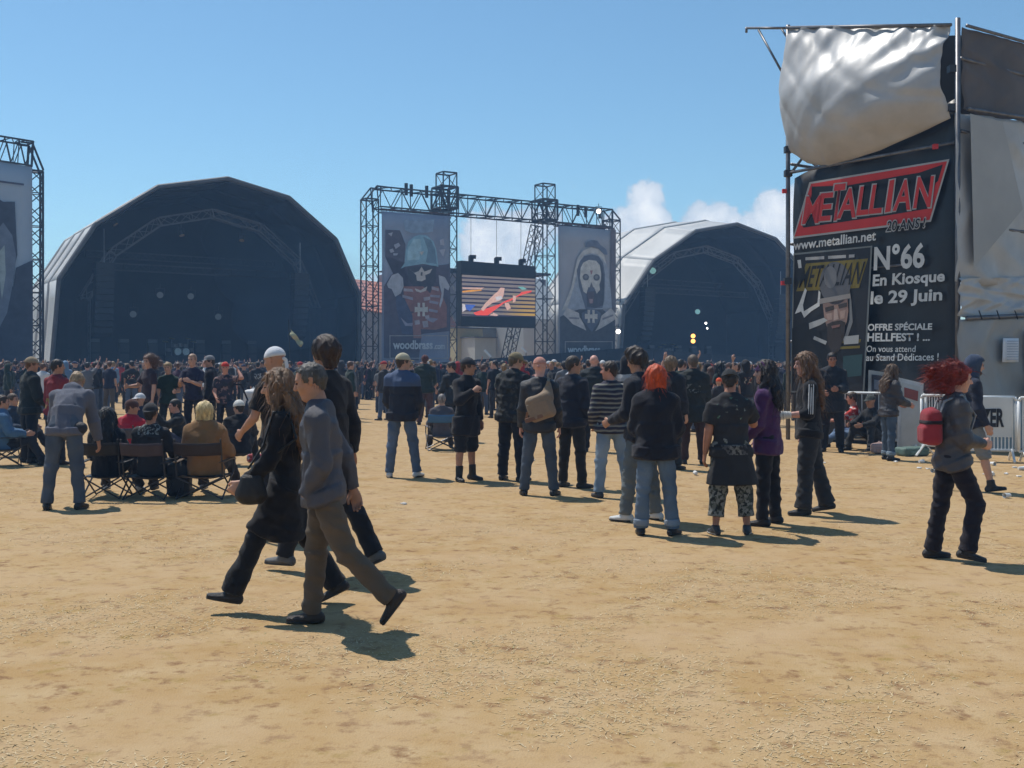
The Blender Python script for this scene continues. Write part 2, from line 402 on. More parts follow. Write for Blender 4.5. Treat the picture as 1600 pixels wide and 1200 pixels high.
RFRONT = [(967,560),(975,477),(1022,407),(1087,361),(1152,350),(1212,373),(1253,418),(1283,487),(1284,560)]
ST_L = stage('domed_stage', 'nearer dark-mouthed arched stage with pale grey roof beside the helmet banner', LFRONT, 80.0, 4, rad_(31), .12)
ST_R = stage('domed_stage', 'farther arched stage with pale ribbed roof and lit orange lamps inside', RFRONT, 105.0, 4, rad_(36), 1.0)

# ------------------------------------------------------------------ gear on the stages
def spotlight(p, aim, label, group, lens, size=.35):
    o = empty('stage_light', p, 0, label, 'lamp', group); a = (Vector(aim)-Vector(p)).normalized()
    MB().cyl(Vector(p), a, size*.42, size*.9, 12, size*.5).build('lamp_housing', dsteel, o)
    u = a.cross(Vector((0,0,1))).normalized()
    mb = MB(); P = Vector(p); mb.tube([P+u*size*.6, P+u*size*.6+Vector((0,0,size*.9)), P-u*size*.6+Vector((0,0,size*.9)), P-u*size*.6], .03, 4); mb.bar(P+Vector((0,0,size*.9)), P+Vector((0,0,size*1.5)), .04); mb.build('yoke', dsteel, o)
    MB().cyl(P+a*size*.47, a, size*.44, .05, 12).build('lens', lens, o)
    return o
lens_pale = mat('lens_pale', (.19,.21,.22), .2, .05, 4, spec=.6)
lens_white = mat('lens_lit_white', (.9,.9,.9), .3, .02, 4, emit=(1,.93,.82), estr=6)
lens_orange = mat('lens_lit_orange', (.9,.5,.2), .3, .02, 4, emit=(1,.40,.08), estr=3.5)
lens_teal = mat('lens_lit_teal', (.5,.8,.8), .3, .02, 4, emit=(.35,.7,.65), estr=.3)
def dep(pl, P0, px, py, k): return Plane(P0 - pl.n*k, pl.a).on(px, py)
_,plL,PL0,cxL,WL,bkL = ST_L
_,plR,PR0,cxR,WR,bkR = ST_R
for px, py in ((250,461),(298,463),(208,491),(341,495)):
    spotlight(dep(plL, PL0, px, py, 6), (0,0,2), 'pale-lensed stage light hanging in the nearer arched stage', 'stage lights of the nearer stage', lens_pale, .55)
for px, py in ((283,364),(378,372),(178,347),(494,364)):
    spotlight(dep(plL, PL0, px, py, 4.4), PL0, 'small unlit stage light up on the arch of the nearer stage', 'small lights on the arch of the nearer stage', mat('lens_amber', (.42,.28,.12), .3, .1, 3), .45)
spotlight(dep(plR, PR0, 1083, 525, 6), (0,0,2), 'upper glowing orange lamp inside the farther arched stage', 'orange lamps of the farther stage', lens_orange, .5)
spotlight(dep(plR, PR0, 1083, 533, 6), (0,0,2), 'lower glowing orange lamp inside the farther arched stage', 'orange lamps of the farther stage', lens_orange, .5)
spotlight(dep(plR, PR0, 1103, 505, 6), (0,0,2), 'upper small white lamp shining inside the farther arched stage', None, lens_white, .26)
spotlight(dep(plR, PR0, 1105, 513, 6), (0,0,2), 'lower small white lamp shining inside the farther arched stage', None, lens_white, .2)
spotlight(dep(plR, PR0, 1090, 487, 6), (0,0,2), 'dim teal stage light above the orange lamps of the farther stage', None, lens_teal, .6)
spotlight(dep(plR, PR0, 1020, 423, 3.6), (0,0,2), 'dim teal stage light high under the roof edge of the farther stage', None, lens_teal, .7)
spotlight(dep(plR, PR0, 966, 518, -.6), (0,0,2), 'round white lamp shining beside the mouth of the farther stage', None, lens_white, .45)
def speaker_column(pl, P0, w, n, label):
    top = P0 + pl.r*w - pl.n*1.4; o = empty('speaker_array', (top.x, top.y, 0), pl.a, label, 'speaker', 'hanging speaker columns of the stages')
    R0 = Matrix.Rotation(pl.a, 3, 'Z')
    for k in range(n):
        t = math.radians(2.2*k); R = R0 @ Matrix.Rotation(-t, 3, 'X'); c = top + pl.n*(-.006*k*k) + Vector((0,0,8.6-.46*k))
        MB().box(c, (1.25,.75,.43), R).build('speaker_cabinet', black, o)
    mb = MB(); mb.bar(top+Vector((0,0,8.8)), top+Vector((0,0,11.2)), .04); mb.build('chain', steel, o)
for w, pl, P0, cx, W, nm in ((-.33, plL, PL0, cxL, WL, 'left side of the nearer'), (.31, plL, PL0, cxL, WL, 'screen side of the nearer'), (-.33, plR, PR0, cxR, WR, 'screen side of the farther'), (.33, plR, PR0, cxR, WR, 'poster side of the farther')):
    speaker_column(pl, P0, cx+w*W, 11, 'tall curved black speaker column hanging on the %s stage' % nm.replace('left side', 'outer side'))
def amps(pl, P0, cx, nm):
    R = Matrix.Rotation(pl.a, 3, 'Z')
    for k in range(6):
        c = P0 + pl.r*(cx-5.6+2.2*k+(.8 if k > 2 else -.8)) - pl.n*8.6
        o = empty('amplifier_stack', (c.x,c.y,1.8), pl.a, 'black guitar amplifier stack at the back of the %s stage' % nm, 'amplifier', 'amplifier stacks on the %s stage' % nm)
        for q in range(2):
            MB().box(c+Vector((0,0,2.2+.8*q)), (.78,.4,.77), R).build('cabinet', black, o); MB().box(c+pl.n*.215+Vector((0,0,2.2+.8*q)), (.7,.02,.68), R).build('grille', mat('grille', (.05,.05,.052), .9, .2, 12), o)
        MB().box(c+Vector((0,0,3.54)), (.72,.3,.26), R).build('head_unit', mat('amp_head', (.09,.09,.095), .5, .2, 4), o)
    c = P0 + pl.r*cx - pl.n*8.2; o = empty('drum_kit', (c.x,c.y,1.8), pl.a, 'drum kit on a riser at the middle of the %s stage' % nm, 'drum kit')
    MB().box(c+Vector((0,0,2.1)), (3,2.4,.6), R).build('riser', deckm, o)
    sh = mat('drum_shell', (.10,.09,.09), .3, .2, 3, spec=.6); hd = mat('drum_head', (.62,.62,.58), .5, .1, 3); br = mat('cymbal', (.45,.33,.12), .3, .1, 3, metal=.9)
    for dx in (-.32,.32): 
        MB().cyl(c+pl.r*dx+pl.n*.4+Vector((0,0,2.72)), pl.n, .3, .45, 16).build('bass_drum', sh, o); MB().cyl(c+pl.r*dx+pl.n*.635+Vector((0,0,2.72)), pl.n, .28, .02, 16).build('drum_skin', hd, o)
    for dx, dz in ((-.35,3.2),(.05,3.25),(.45,3.2),(.95,2.85),(-.9,2.85)): MB().cyl(c+pl.r*dx+Vector((0,0,dz)), (0,0,1), .2, .26, 14).build('tom_drum', sh, o)
    for dx, dz in ((-1.1,3.5),(-.6,3.75),(.7,3.75),(1.15,3.5)):
        MB().cyl(c+pl.r*dx+Vector((0,0,dz)), Vector((.1,.2,1)), .24, .015, 16).build('cymbal', br, o); mb = MB(); mb.bar(c+pl.r*dx+Vector((0,0,2.4)), c+pl.r*dx+Vector((0,0,dz)), .015); mb.build('cymbal_stand', steel, o)
amps(plL, PL0, cxL, 'nearer'); amps(plR, PR0, cxR, 'farther')

# ------------------------------------------------------------------ gantry with the two banners and the screen
GP = at(576, 570, 85.0); GQ = at(957, 570, 97.4); GA = math.atan2(GQ.y-GP.y, GQ.x-GP.x)
GP.z = 0; gpl = Plane(GP, GA)
def g(px, py, off=0.0): return gpl.on(px, py, off)
def floor(p): return Vector((p.x, p.y, 0))
gan = empty('gantry', GP, GA, 'dark lattice gantry of towers and beam between the two arched stages', 'gantry')
def tower(x0, x1, ytop, nm, parent, plane=gpl, mtl=dsteel, rc=.075, rb=.038):
    a, b_ = plane.on(x0, ytop), plane.on(x1, ytop); w = (b_-a).length; c = (a+b_)/2
    mb = MB(); mb.truss(floor(c), c, w, plane.n, int(c.z/ (w*.95)), rc, rb); return mb.build(nm, mtl, parent, kind='stuff')
tower(568, 587, 312, 'tower', gan); tower(687, 708, 271, 'tower', gan); tower(842, 861, 289, 'tower', gan); tower(947, 963, 345, 'tower', gan)
mb = MB(); mb.truss(g(588,309), g(949,342.5), 1.55, gpl.n, 26, .075, .045); mb.build('top_beam', dsteel, gan, kind='stuff')
mb = MB(); 
for off in (-.6,.6):
    mb.tube([g(568,312,off), g(584,292,off), g(600,294,off)], .07, 4); mb.tube([g(963,345,off), g(950,329,off), g(938,327,off)], .07, 4); mb.bar(g(584,292,off), g(587,330,off), .06); mb.bar(g(950,329,off), g(949,360,off), .06)
mb.build('corner_brace', dsteel, gan, kind='stuff')
for (x0,y0,x1,y1) in ((588,331,694,339),(862,352,951,361)):
    mb = MB(); mb.truss(g(x0,y0,.7), g(x1,y1,.7), .3, gpl.n, 18, .05, .025); mb.build('banner_bar', mat('rusty_bar', (.09,.055,.055), .6, .3, 3), gan, kind='stuff')
for (xx,yy) in ((695,300),(851,320)):
    a = g(xx, yy, 0); mb = MB(); mb.truss(a-gpl.r*.75-Vector((0,0,.5)), a+gpl.r*.75-Vector((0,0,.5)), 1.7, gpl.n, 2, .11, .08); mb.build('sleeve_block', dsteel, gan, kind='stuff')
for xx in (695,851):
    a = g(xx, 330, 0)
    for sg in (-1,1):
        mb = MB(); mb.bar(floor(a)+gpl.n*sg*1.9, floor(a)+gpl.n*sg*.4+Vector((0,0,2)), .09); mb.build('outrigger', dsteel, gan)
mb = MB(); a = g(828,440,-3.0); b_ = g(845,352,-.6); mb.truss(floor(g(822,440,-4.0)), b_, .8, gpl.n, 20, .06, .035); mb.build('slanting_brace', dsteel, gan, kind='stuff')
# small fixtures standing on the beam
for px, py in ((632,296),(640,298),(664,300),(900,329),(912,331),(934,333)):
    p = g(px, py, .3); mb = MB(); mb.bar(p-Vector((0,0,.5)), p+Vector((0,0,.45)), .14, 6); mb.build('fixture', dsteel, gan)
spotlight(g(926,332,.9), (0,0,2), 'white lamp shining on the gantry beam above the nun banner', None, lens_white, .45)

# video screen
sroot = empty('video_screen', floor(g(772,460)), GA, 'large black video screen hanging on the gantry showing a red guitar', 'screen')
def px_panel(pl, quad, t, off, nm, m, parent, n=8, rip=0.0, seed=1, kind=None):
    """thin upright sheet whose corners TL,TR,BR,BL lie on plane pl at these photo pixels"""
    tl, tr, br, bl = [pl.on(x, y, off) for x, y in quad]; rr = random.Random(seed); ph = [rr.random()*6 for _ in range(4)]
    G = []
    for i in range(n+1):
        row = []
        for j in range(n+1):
            u, w = j/n, i/n; p = tl.lerp(tr, u).lerp(bl.lerp(br, u), w)
            if rip: p = p + pl.n*rip*(math.sin(u*9+ph[0]+w*3)*.5+math.sin(w*7+ph[1]-u*4)*.5+math.sin(u*21+w*5+ph[2])*.25)
            row.append(p)
        G.append(row)
    mb = MB(); mb.sheet(G, pl.n, t); return mb.build(nm, m, parent, rip > 0, kind)
px_panel(gpl, [(715,408),(831,417),(831,513),(715,510)], .8, .6, 'housing', black, sroot, 2)
def led_mat():
    m, nt, b = _base('led_screen'); tc = nt.nodes.new('ShaderNodeTexCoord'); sp = nt.nodes.new('ShaderNodeSeparateXYZ'); nt.links.new(tc.outputs['Object'], sp.inputs[0])
    def M(op, a, bb):
        n = nt.nodes.new('ShaderNodeMath'); n.operation = op
        for i, v in enumerate((a, bb)):
            if isinstance(v, (int, float)): n.inputs[i].default_value = v
            else: nt.links.new(v, n.inputs[i])
        return n.outputs[0]
    fr = M('FRACT', M('DIVIDE', sp.outputs[2], .335), 0)
    bar = M('GREATER_THAN', fr, .36)
    low = _ramp(nt, sp.outputs[2], 8.2, 5.6); rgt = _ramp(nt, sp.outputs[0], .3, 2.6)
    col = _mixrgb(nt, _noise(nt, 1.2, 3), (.17,.15,.15), (.27,.22,.20))
    col = _mixrgb(nt, M('MULTIPLY', low, rgt), col, (.55,.32,.03))
    col = _mixrgb(nt, bar, (.015,.012,.05), col)
    nt.links.new(col, b.inputs['Emission Color']); b.inputs['Emission Strength'].default_value = .85; b.inputs['Base Color'].default_value = (.02,.02,.02,1); b.inputs['Roughness'].default_value = .6
    return m
px_panel(gpl, [(716,430),(830,436.5),(830,496),(716,494)], .01, .62, 'led_panel', led_mat(), sroot, 2)
def em(nm, c, s=.9): return mat('led_'+nm, c, .6, .25, 3, emit=c, estr=s)
def pic(pts, off, m, parent, nm='printed_shape', pl=gpl):
    q = [pl.on(x, y, off) for x, y in pts]
    s = sum((pts[i][0]*pts[(i+1)%len(pts)][1]-pts[(i+1)%len(pts)][0]*pts[i][1]) for i in range(len(pts)))
    if s > 0: q = q[::-1]
    mb = MB(); mb.poly(q); return mb.build(nm, m, parent)
Z7 = lambda x, y: (700+x*160/1371, 390+y*140/1200)
def z7(l): return [Z7(*p) for p in l]
for k, (c, pts) in enumerate([
    ('red', [(290,850),(460,795),(640,735),(720,690),(800,660),(905,605),(930,575),(1010,560),(1070,555),(1060,575),(960,605),(880,635),(790,690),(700,720),(620,780),(540,840),(480,885),(320,882)]),
    ('flesh', [(390,800),(450,720),(520,650),(560,610),(620,560),(650,515),(705,520),(700,560),(690,620),(660,680),(610,700),(540,720),(470,770),(420,830)]),
    ('pale', [(580,640),(660,625),(680,660),(600,690)]), ('flesh', [(705,720),(760,720),(790,790),(740,815),(715,770)]), ('flesh', [(815,620),(860,625),(850,700),(815,715)]),
    ('orange', [(140,560),(260,545),(390,540),(400,555),(270,570),(145,580)]), ('flesh', [(140,515),(430,515),(400,535),(150,528)]), ('teal', [(880,505),(950,505),(1000,535),(940,545)]),
    ('blue', [(180,740),(320,745),(240,830),(190,800)]), ('pale', [(140,730),(175,740),(190,810),(140,840)]), ('flesh', [(500,885),(560,850),(620,880),(600,893)])]):
    cc = {'red': (.72,.07,.05), 'flesh': (.55,.33,.27), 'pale': (.5,.45,.45), 'orange': (.6,.25,.04), 'teal': (.15,.35,.32), 'blue': (.05,.10,.35)}[c]
    pic(z7(pts), .635+.002*k, em(c, cc), sroot, 'screen_image')
for px, py in ((734,404),(774,407),(812,410)):
    p = g(px, py, .2); mb = MB(); mb.bar(p-Vector((0,0,.35)), p+Vector((0,0,.2)), .22, 6); mb.box(p+Vector((.15,0,.12)), (.55,.3,.3)); mb.build('hoist', black, sroot, kind='stuff'); 
    q = g(px, 325+ (px-590)*.088, .2); mb = MB(); mb.bar(p, q, .025); mb.build('hoist_chain', dsteel, sroot)

# ------------------------------------------------------------------ writing
def text_mesh(txt, bold=0.0, shear=0.0, spacing=1.0):
    cu = bpy.data.curves.new('t', 'FONT'); cu.body = txt; cu.offset = bold; cu.shear = shear; cu.space_character = spacing; cu.resolution_u = 3
    o = bpy.data.objects.new('t', cu); COL.objects.link(o); dg = bpy.context.evaluated_depsgraph_get(); me = bpy.data.meshes.new_from_object(o.evaluated_get(dg))
    bpy.data.objects.remove(o); bpy.data.curves.remove(cu); return me
def write(txt, quad, pl, off, m, parent, nm='lettering', bold=.02, shear=0.0, spacing=1.0):
    """flat lettering laid on plane pl; quad = TL,TR,BR,BL of the line in photo pixels"""
    me = text_mesh(txt, bold, shear, spacing); v = np.array([w.co[:] for w in me.vertices])
    lo, hi = v.min(0), v.max(0); tl, tr, br, bl = [pl.on(x, y, off) for x, y in quad]
    for w in me.vertices:
        u = (w.co.x-lo[0])/(hi[0]-lo[0]); t = (hi[1]-w.co.y)/(hi[1]-lo[1]); w.co = local(parent, tl.lerp(tr, u).lerp(bl.lerp(br, u), t))
    me.update(); o = link(nm, me, m, parent); o['kind'] = 'stuff'; return o

# ------------------------------------------------------------------ banners
def scrim(name, c1, c2, alpha, sc=.8):
    if name in _M: return _M[name]
    m, nt, b = _base(name); nt.links.new(_mixrgb(nt, _ramp(nt, _noise(nt, sc, 5, .6), .3, .7), c1, c2), b.inputs['Base Color']); b.inputs['Roughness'].default_value = .8; b.inputs['Alpha'].default_value = alpha
    _M[name] = m; return m
def ink(nm, c, a=.9): return scrim('ink_'+nm, sc3(c, .8), sc3(c, 1.2), a, 2.0)
def ell_px(cx, cy, a, b, n=18, a0=0, a1=360): return [(cx+a*math.cos(math.radians(a0+(a1-a0)*i/n)), cy+b*math.sin(math.radians(a0+(a1-a0)*i/n))) for i in range(n+(0 if a1-a0 == 360 else 1))]
def cross_emblem(cx, cy, s, m, parent, off, pl=gpl):
    """the four-armed emblem: two upright bars joined by a wide waist with flared ends"""
    for dx in (-.36,.36): pic([(cx+(dx-.2)*s,cy-s),(cx+(dx+.2)*s,cy-s),(cx+(dx+.15)*s,cy),(cx+(dx+.2)*s,cy+s),(cx+(dx-.2)*s,cy+s),(cx+(dx-.15)*s,cy)], off, m, parent, 'emblem', pl)
    pic([(cx-.98*s,cy-.42*s),(cx-.3*s,cy-.3*s),(cx+.3*s,cy-.3*s),(cx+.98*s,cy-.42*s),(cx+.98*s,cy+.42*s),(cx+.3*s,cy+.3*s),(cx-.3*s,cy+.3*s),(cx-.98*s,cy+.42*s)], off+.006, m, parent, 'emblem', pl)
def woodbrass(x0, x1, y0, y1, parent, off, slope=.0):
    fr = ink('frame', (.42,.36,.33), .9)
    for a, b_ in (((x0,y0),(x1,y0)),((x0,y1),(x1,y1))): pic([a,(b_[0],b_[1]),(b_[0],b_[1]+1.2),(a[0],a[1]+1.2)], off, fr, parent, 'frame_line')
    for xx in (x0,x1): pic([(xx-.6,y0),(xx+.6,y0),(xx+.6,y1),(xx-.6,y1)], off, fr, parent, 'frame_line')
    w = x1-x0; wt = ink('letter', (.62,.60,.60), .95)
    write('woodbrass', [(x0+.05*w,y0+(y1-y0)*.22),(x0+.74*w,y0+(y1-y0)*.22),(x0+.74*w,y0+(y1-y0)*.62),(x0+.05*w,y0+(y1-y0)*.62)], gpl, off+.01, wt, parent, bold=.03)
    write('.com', [(x0+.76*w,y0+(y1-y0)*.42),(x0+.95*w,y0+(y1-y0)*.42),(x0+.95*w,y0+(y1-y0)*.62),(x0+.76*w,y0+(y1-y0)*.62)], gpl, off+.01, wt, parent, bold=.03)
b1 = empty('stage_banner', floor(g(641,450)), GA, 'sheer banner with a helmeted skeleton soldier hanging on the gantry', 'banner')
px_panel(gpl, [(588.5,332),(694,340),(694,585),(588.5,585)], .01, .95, 'banner_cloth', scrim('banner_mauve', (.24,.25,.33), (.36,.38,.48), .82, .35), b1, 10, .05, 2)
Z3 = lambda x, y: (580+x*140/646, 310+y*260/1200)
def z3(l): return [Z3(*p) for p in l]
S1 = [('darkplum', (.06,.045,.07), [(60,235),(165,240),(180,330),(205,340),(195,470),(180,510),(100,560),(50,640),(50,1150),(300,1170),(320,980),(520,960),(525,480),(440,490),(200,470),(60,430)]),
      ('rust', (.26,.105,.085), [(190,640),(440,640),(500,780),(500,930),(420,950),(300,945),(260,820),(195,820)]),
      ('rust2', (.30,.13,.11), [(250,830),(300,820),(320,1010),(262,1010)]),
      ('navy', (.045,.055,.11), [(135,700),(195,720),(255,850),(255,985),(180,980),(140,800)]),
      ('helmet', (.22,.38,.46), [(200,470),(205,390),(225,320),(265,285),(310,272),(360,280),(405,320),(425,380),(440,500),(330,480),(200,500),(170,515)]),
      ('helmet_dark', (.12,.20,.27), [(330,285),(385,310),(415,370),(428,480),(350,470),(365,380)]),
      ('helmet_light', (.33,.49,.55), [(225,360),(265,305),(310,300),(320,380),(300,450),(215,455)]),
      ('ghost', (.20,.27,.37), [(190,165),(410,165),(400,250),(330,262),(250,260),(200,240)]),
      ('shadow', (.03,.028,.04), [(215,500),(425,495),(420,600),(380,690),(330,640),(260,640),(225,590)]),
      ('bone', (.55,.49,.45), [(228,512),(265,545),(300,530),(318,500),(340,535),(395,515),(380,545),(345,560),(348,590),(320,605),(285,600),(280,560)]),
      ('bone', (.55,.49,.45), [(270,655),(310,668),(360,640),(350,672),(310,685),(280,675)]),
      ('arm_pale', (.42,.41,.44), [(70,625),(105,560),(150,545),(185,580),(190,640),(170,690),(130,715),(105,660),(80,650)]),
      ('arm_pale', (.42,.41,.44), [(440,560),(485,575),(520,640),(510,670),(480,650),(470,740),(450,795),(445,770),(462,690),(445,620)]),
      ('bone2', (.40,.34,.36), [(190,655),(250,660),(260,680),(190,675)]), ('bone2', (.40,.34,.36), [(390,640),(440,655),(440,675),(390,662)]),
      ('rib_line', (.30,.27,.33), [(380,700),(450,705),(445,722),(380,716)]), ('rib_line', (.30,.27,.33), [(375,740),(440,752),(435,770),(372,758)]), ('rib_line', (.30,.27,.33), [(370,800),(435,812),(430,830),(368,818)]), ('rib_line', (.30,.27,.33), [(360,860),(435,872),(400,900),(352,880)]),
      ('rib_line', (.30,.27,.33), [(180,700),(255,720),(255,740),(180,720)]), ('rib_line', (.30,.27,.33), [(165,860),(215,905),(255,900),(250,925),(200,922)]),
      ('bone2', (.40,.34,.36), [(330,720),(375,712),(380,735),(335,745)]), ('bone2', (.40,.34,.36), [(340,850),(370,845),(372,870),(345,872)]), ('bone2', (.40,.34,.36), [(265,885),(300,880),(305,910),(270,915)]), ('bone2', (.40,.34,.36), [(320,890),(360,885),(365,930),(330,935)]),
      ('spot_pale', (.34,.33,.38), [(85,380),(110,370),(120,395),(95,402)]), ('spot_pale', (.34,.33,.38), [(118,345),(150,330),(165,350),(130,375)]), ('spot_pale', (.34,.33,.38), [(112,405),(148,405),(140,420),(115,420)]), ('spot_pale', (.34,.33,.38), [(75,265),(110,255),(100,285)]), ('spot_pale', (.34,.33,.38), [(440,380),(485,375),(470,430)]), ('spot_pale', (.34,.33,.38), [(445,310),(475,300),(478,350),(450,345)])]
for k, (nm, c, pts) in enumerate(S1): pic(z3(pts), 1.06+.004*k, ink('s_'+nm, tuple(x*1.25+.035 for x in c), .80), b1)
pic([Z3(300,395),Z3(330,392),Z3(316,420)], 1.2, ink('s_bone', (.55,.49,.45)), b1); pic([Z3(308,540),Z3(322,540),Z3(320,565),Z3(308,565)], 1.2, ink('s_shadow', (.03,.028,.04)), b1)
cross_emblem(*Z3(311,806), 10.4, ink('emblem', (.62,.56,.50), .95), b1, 1.22)
woodbrass(Z3(88,0)[0], Z3(500,0)[0], Z3(0,990)[1], Z3(0,1150)[1], b1, 1.21)
b2 = empty('stage_banner', floor(g(906,450)), GA, 'banner with a veiled skull-faced nun hanging on the gantry', 'banner')
px_panel(gpl, [(863,354),(951,362),(951,585),(863,585)], .01, .95, 'banner_cloth', scrim('banner_grey', (.34,.33,.36), (.46,.45,.48), .9, .3), b2, 10, .05, 6)
Z4 = lambda x, y: (840+x*140/700, 330+y*240/1200)
def z4(l): return [Z4(*p) for p in l]
S2 = [('habit', (.05,.048,.058), [(120,830),(180,800),(300,760),(440,760),(550,850),(550,1280),(120,1280)]),
      ('side_bar', (.12,.10,.115), [(515,150),(556,155),(556,800),(515,780)]),
      ('veil', (.33,.35,.40), [(160,770),(200,640),(235,500),(255,380),(290,320),(350,292),(410,302),(455,345),(490,440),(515,620),(525,760),(440,770),(300,770)]),
      ('veil_rim', (.52,.49,.46), [(135,780),(205,610),(235,470),(255,375),(300,315),(360,290),(420,305),(465,350),(478,420),(450,380),(410,345),(360,335),(310,350),(275,395),(255,480),(225,610),(175,770)]),
      ('inner', (.10,.11,.15), [(250,470),(275,400),(310,358),(370,345),(420,360),(455,410),(470,500),(465,700),(450,760),(320,770),(300,700),(270,600)]),
      ('face_shade', (.055,.055,.075), [(430,400),(455,450),(465,600),(455,740),(400,760),(330,750),(325,640),(430,620)]),
      ('skull', (.58,.54,.49), [(280,450),(300,410),(345,388),(400,395),(430,430),(440,500),(438,545),(425,580),(430,620),(405,650),(385,600),(340,600),(325,650),(300,630),(288,575),(275,530)]),
      ('socket', (.10,.10,.12), ell_px(320,522,25,26)), ('socket', (.10,.10,.12), ell_px(404,524,25,26)), ('eye_grey', (.22,.21,.22), ell_px(322,520,12,13)), ('eye_grey', (.22,.21,.22), ell_px(402,522,12,13)),
      ('nose_hole', (.13,.11,.12), [(362,560),(378,600),(350,602)]), ('teeth_dark', (.09,.06,.07), [(330,635),(385,635),(382,720),(340,720)]), ('tongue', (.32,.20,.19), [(345,690),(375,690),(372,725),(350,725)]), ('bridge', (.33,.16,.15), [(352,470),(374,470),(366,500),(358,500)]),
      ('hair', (.12,.14,.20), [(312,290),(325,250),(360,235),(410,240),(430,270),(480,310),(485,350),(460,345),(420,300),(370,285)]), ('hair', (.12,.14,.20), [(410,280),(470,300),(488,345),(455,340)]),
      ('hand', (.52,.47,.44), [(140,810),(175,760),(265,800),(270,830),(305,890),(322,935),(270,910),(215,885),(185,850)]), ('hand', (.52,.47,.44), [(390,940),(420,890),(440,820),(515,760),(545,800),(545,850),(500,880),(440,915)]),
      ('hand_line', (.22,.20,.22), [(185,830),(270,835),(265,848),(190,845)]), ('hand_line', (.22,.20,.22), [(445,840),(530,810),(532,822),(448,855)]),
      ('heart', (.09,.10,.14), [(285,800),(330,775),(360,770),(395,775),(435,800),(430,850),(395,900),(365,945),(320,890),(290,850)])]
for k, (nm, c, pts) in enumerate(S2): pic(z4(pts), 1.06+.004*k, ink('n_'+nm, tuple(x*1.12+.03 for x in c), .92), b2)
cross_emblem(*Z4(356,826), 10.0, ink('emblem', (.62,.56,.50), .95), b2, 1.2)
woodbrass(Z4(155,0)[0], Z4(520,0)[0], Z4(0,1018)[1], Z4(0,1170)[1], b2, 1.2)

# the third gantry at the far left with its own banner
FP = at(56, 570, 67.7); FP.z = 0; fpl = Plane(FP, ANG)
lg = empty('gantry', FP, ANG, 'lattice gantry tower with a pale banner on the outer side of the nearer stage', 'gantry')
tower(46, 65, 268, 'tower', lg, fpl); tower(-205, -180, 240, 'tower', lg, fpl)
mb = MB(); mb.truss(fpl.on(-190,206), fpl.on(47,243), 1.5, fpl.n, 20, .07, .04); mb.build('top_beam', dsteel, lg, kind='stuff')
mb = MB()
for off in (-.5,.5): mb.tube([fpl.on(65,268,off), fpl.on(48,226,off), fpl.on(30,224,off)], .07, 4); mb.bar(fpl.on(48,226,off), fpl.on(46,265,off), .06)
mb.build('corner_brace', dsteel, lg, kind='stuff')
b3 = empty('stage_banner', floor(fpl.on(-60,400)), ANG, 'pale blue banner with a dark shrouded figure at the edge of the nearer stage', 'banner')
px_panel(fpl, [(-170,225),(46,264),(46,600),(-170,620)], .01, .8, 'banner_cloth', scrim('banner_pale', (.36,.43,.52), (.44,.51,.60), .93, .3), b3, 10, .05, 9)
for k, (nm, c, pts) in enumerate([('dark', (.05,.06,.09), [(-120,330),(-60,280),(0,318),(18,318),(22,400),(12,440),(22,470),(16,560),(30,600),(-140,600)]), ('mid', (.16,.19,.25), [(-40,400),(0,350),(14,370),(20,400),(16,440),(6,490),(-20,540)]), ('dark', (.05,.06,.09), [(20,420),(46,408),(46,600),(-20,600),(8,500)]), ('pale', (.36,.42,.42), [(-10,400),(2,385),(4,430),(-2,470)]), ('line', (.08,.09,.14), [(-60,278),(32,290),(32,293),(-60,281)])]):
    pic(pts, .92+.004*k, ink('f_'+nm, c, .95), b3, 'printed_shape', fpl)

# ------------------------------------------------------------------ backstage, seen between the stages
shed = empty('storage_shed', at(775, 570, 122), GA, 'grey flat-roofed shed with a dark eave behind the video screen', 'building'); shed.location.z = 0
spl = Plane(shed.location, GA)
def slab(pl, quad, depth, nm, m, parent, off=0.0): return px_panel(pl, quad, depth, off, nm, m, parent, 1)
def base_quad(pl, x0, y0, x1, y1):
    a, b_ = pl.on(x0, y0), pl.on(x1, y1); return a, b_
def house_wall(pl, x0, y0, x1, y1, depth, nm, m, parent, off=0, zlow=0.0):
    a, b_ = pl.on(x0, y0, off), pl.on(x1, y1, off); mb = MB(); c, d = Vector((a.x,a.y,zlow)), Vector((b_.x,b_.y,zlow)); mb.sheet([[a, b_],[c, d]], pl.n, depth); return mb.build(nm, m, parent)
house_wall(spl, 640, 422, 853, 437, 8, 'wall', mat('shed_wall', (.27,.24,.25), .8, .1, .4), shed)
house_wall(spl, 636, 416, 857, 431, 9, 'eave', mat('shed_eave', (.07,.045,.05), .7, .1, .5), shed, .5, 12.2)
hs = empty('tiled_house', at(610, 570, 112), GA, 'house with salmon tiled roof behind the helmet banner', 'house'); hs.location.z = 0
hpl = Plane(hs.location, GA)
house_wall(hpl, 520, 476, 714, 512, 6, 'wall', mat('house_wall', (.30,.29,.30), .85, .1, .4), hs)
tl, tr = hpl.on(520, 420, -7), hpl.on(716, 443, -7); bl, br = hpl.on(518, 474, .4), hpl.on(716, 512, .4)
tile = mat('roof_tile', (.50,.20,.13), .8, .2, 2.5)
for r in range(9):                                                   # courses of tiles, each lapping the next
    a, b_ = r/9, (r+1)/9+.012; up = Vector((0,0,.06))
    mb = MB(); mb.sheet([[tl.lerp(bl,a), tr.lerp(br,a)],[tl.lerp(bl,b_)+up, tr.lerp(br,b_)+up]], Vector((0,-.5,.85)), .09); mb.build('roof_tile_course', tile, hs)
mb = MB(); mb.poly([tl, hpl.on(520,476,-14), hpl.on(716,512,-14), tr]); mb.build('rear_slope', tile, hs)
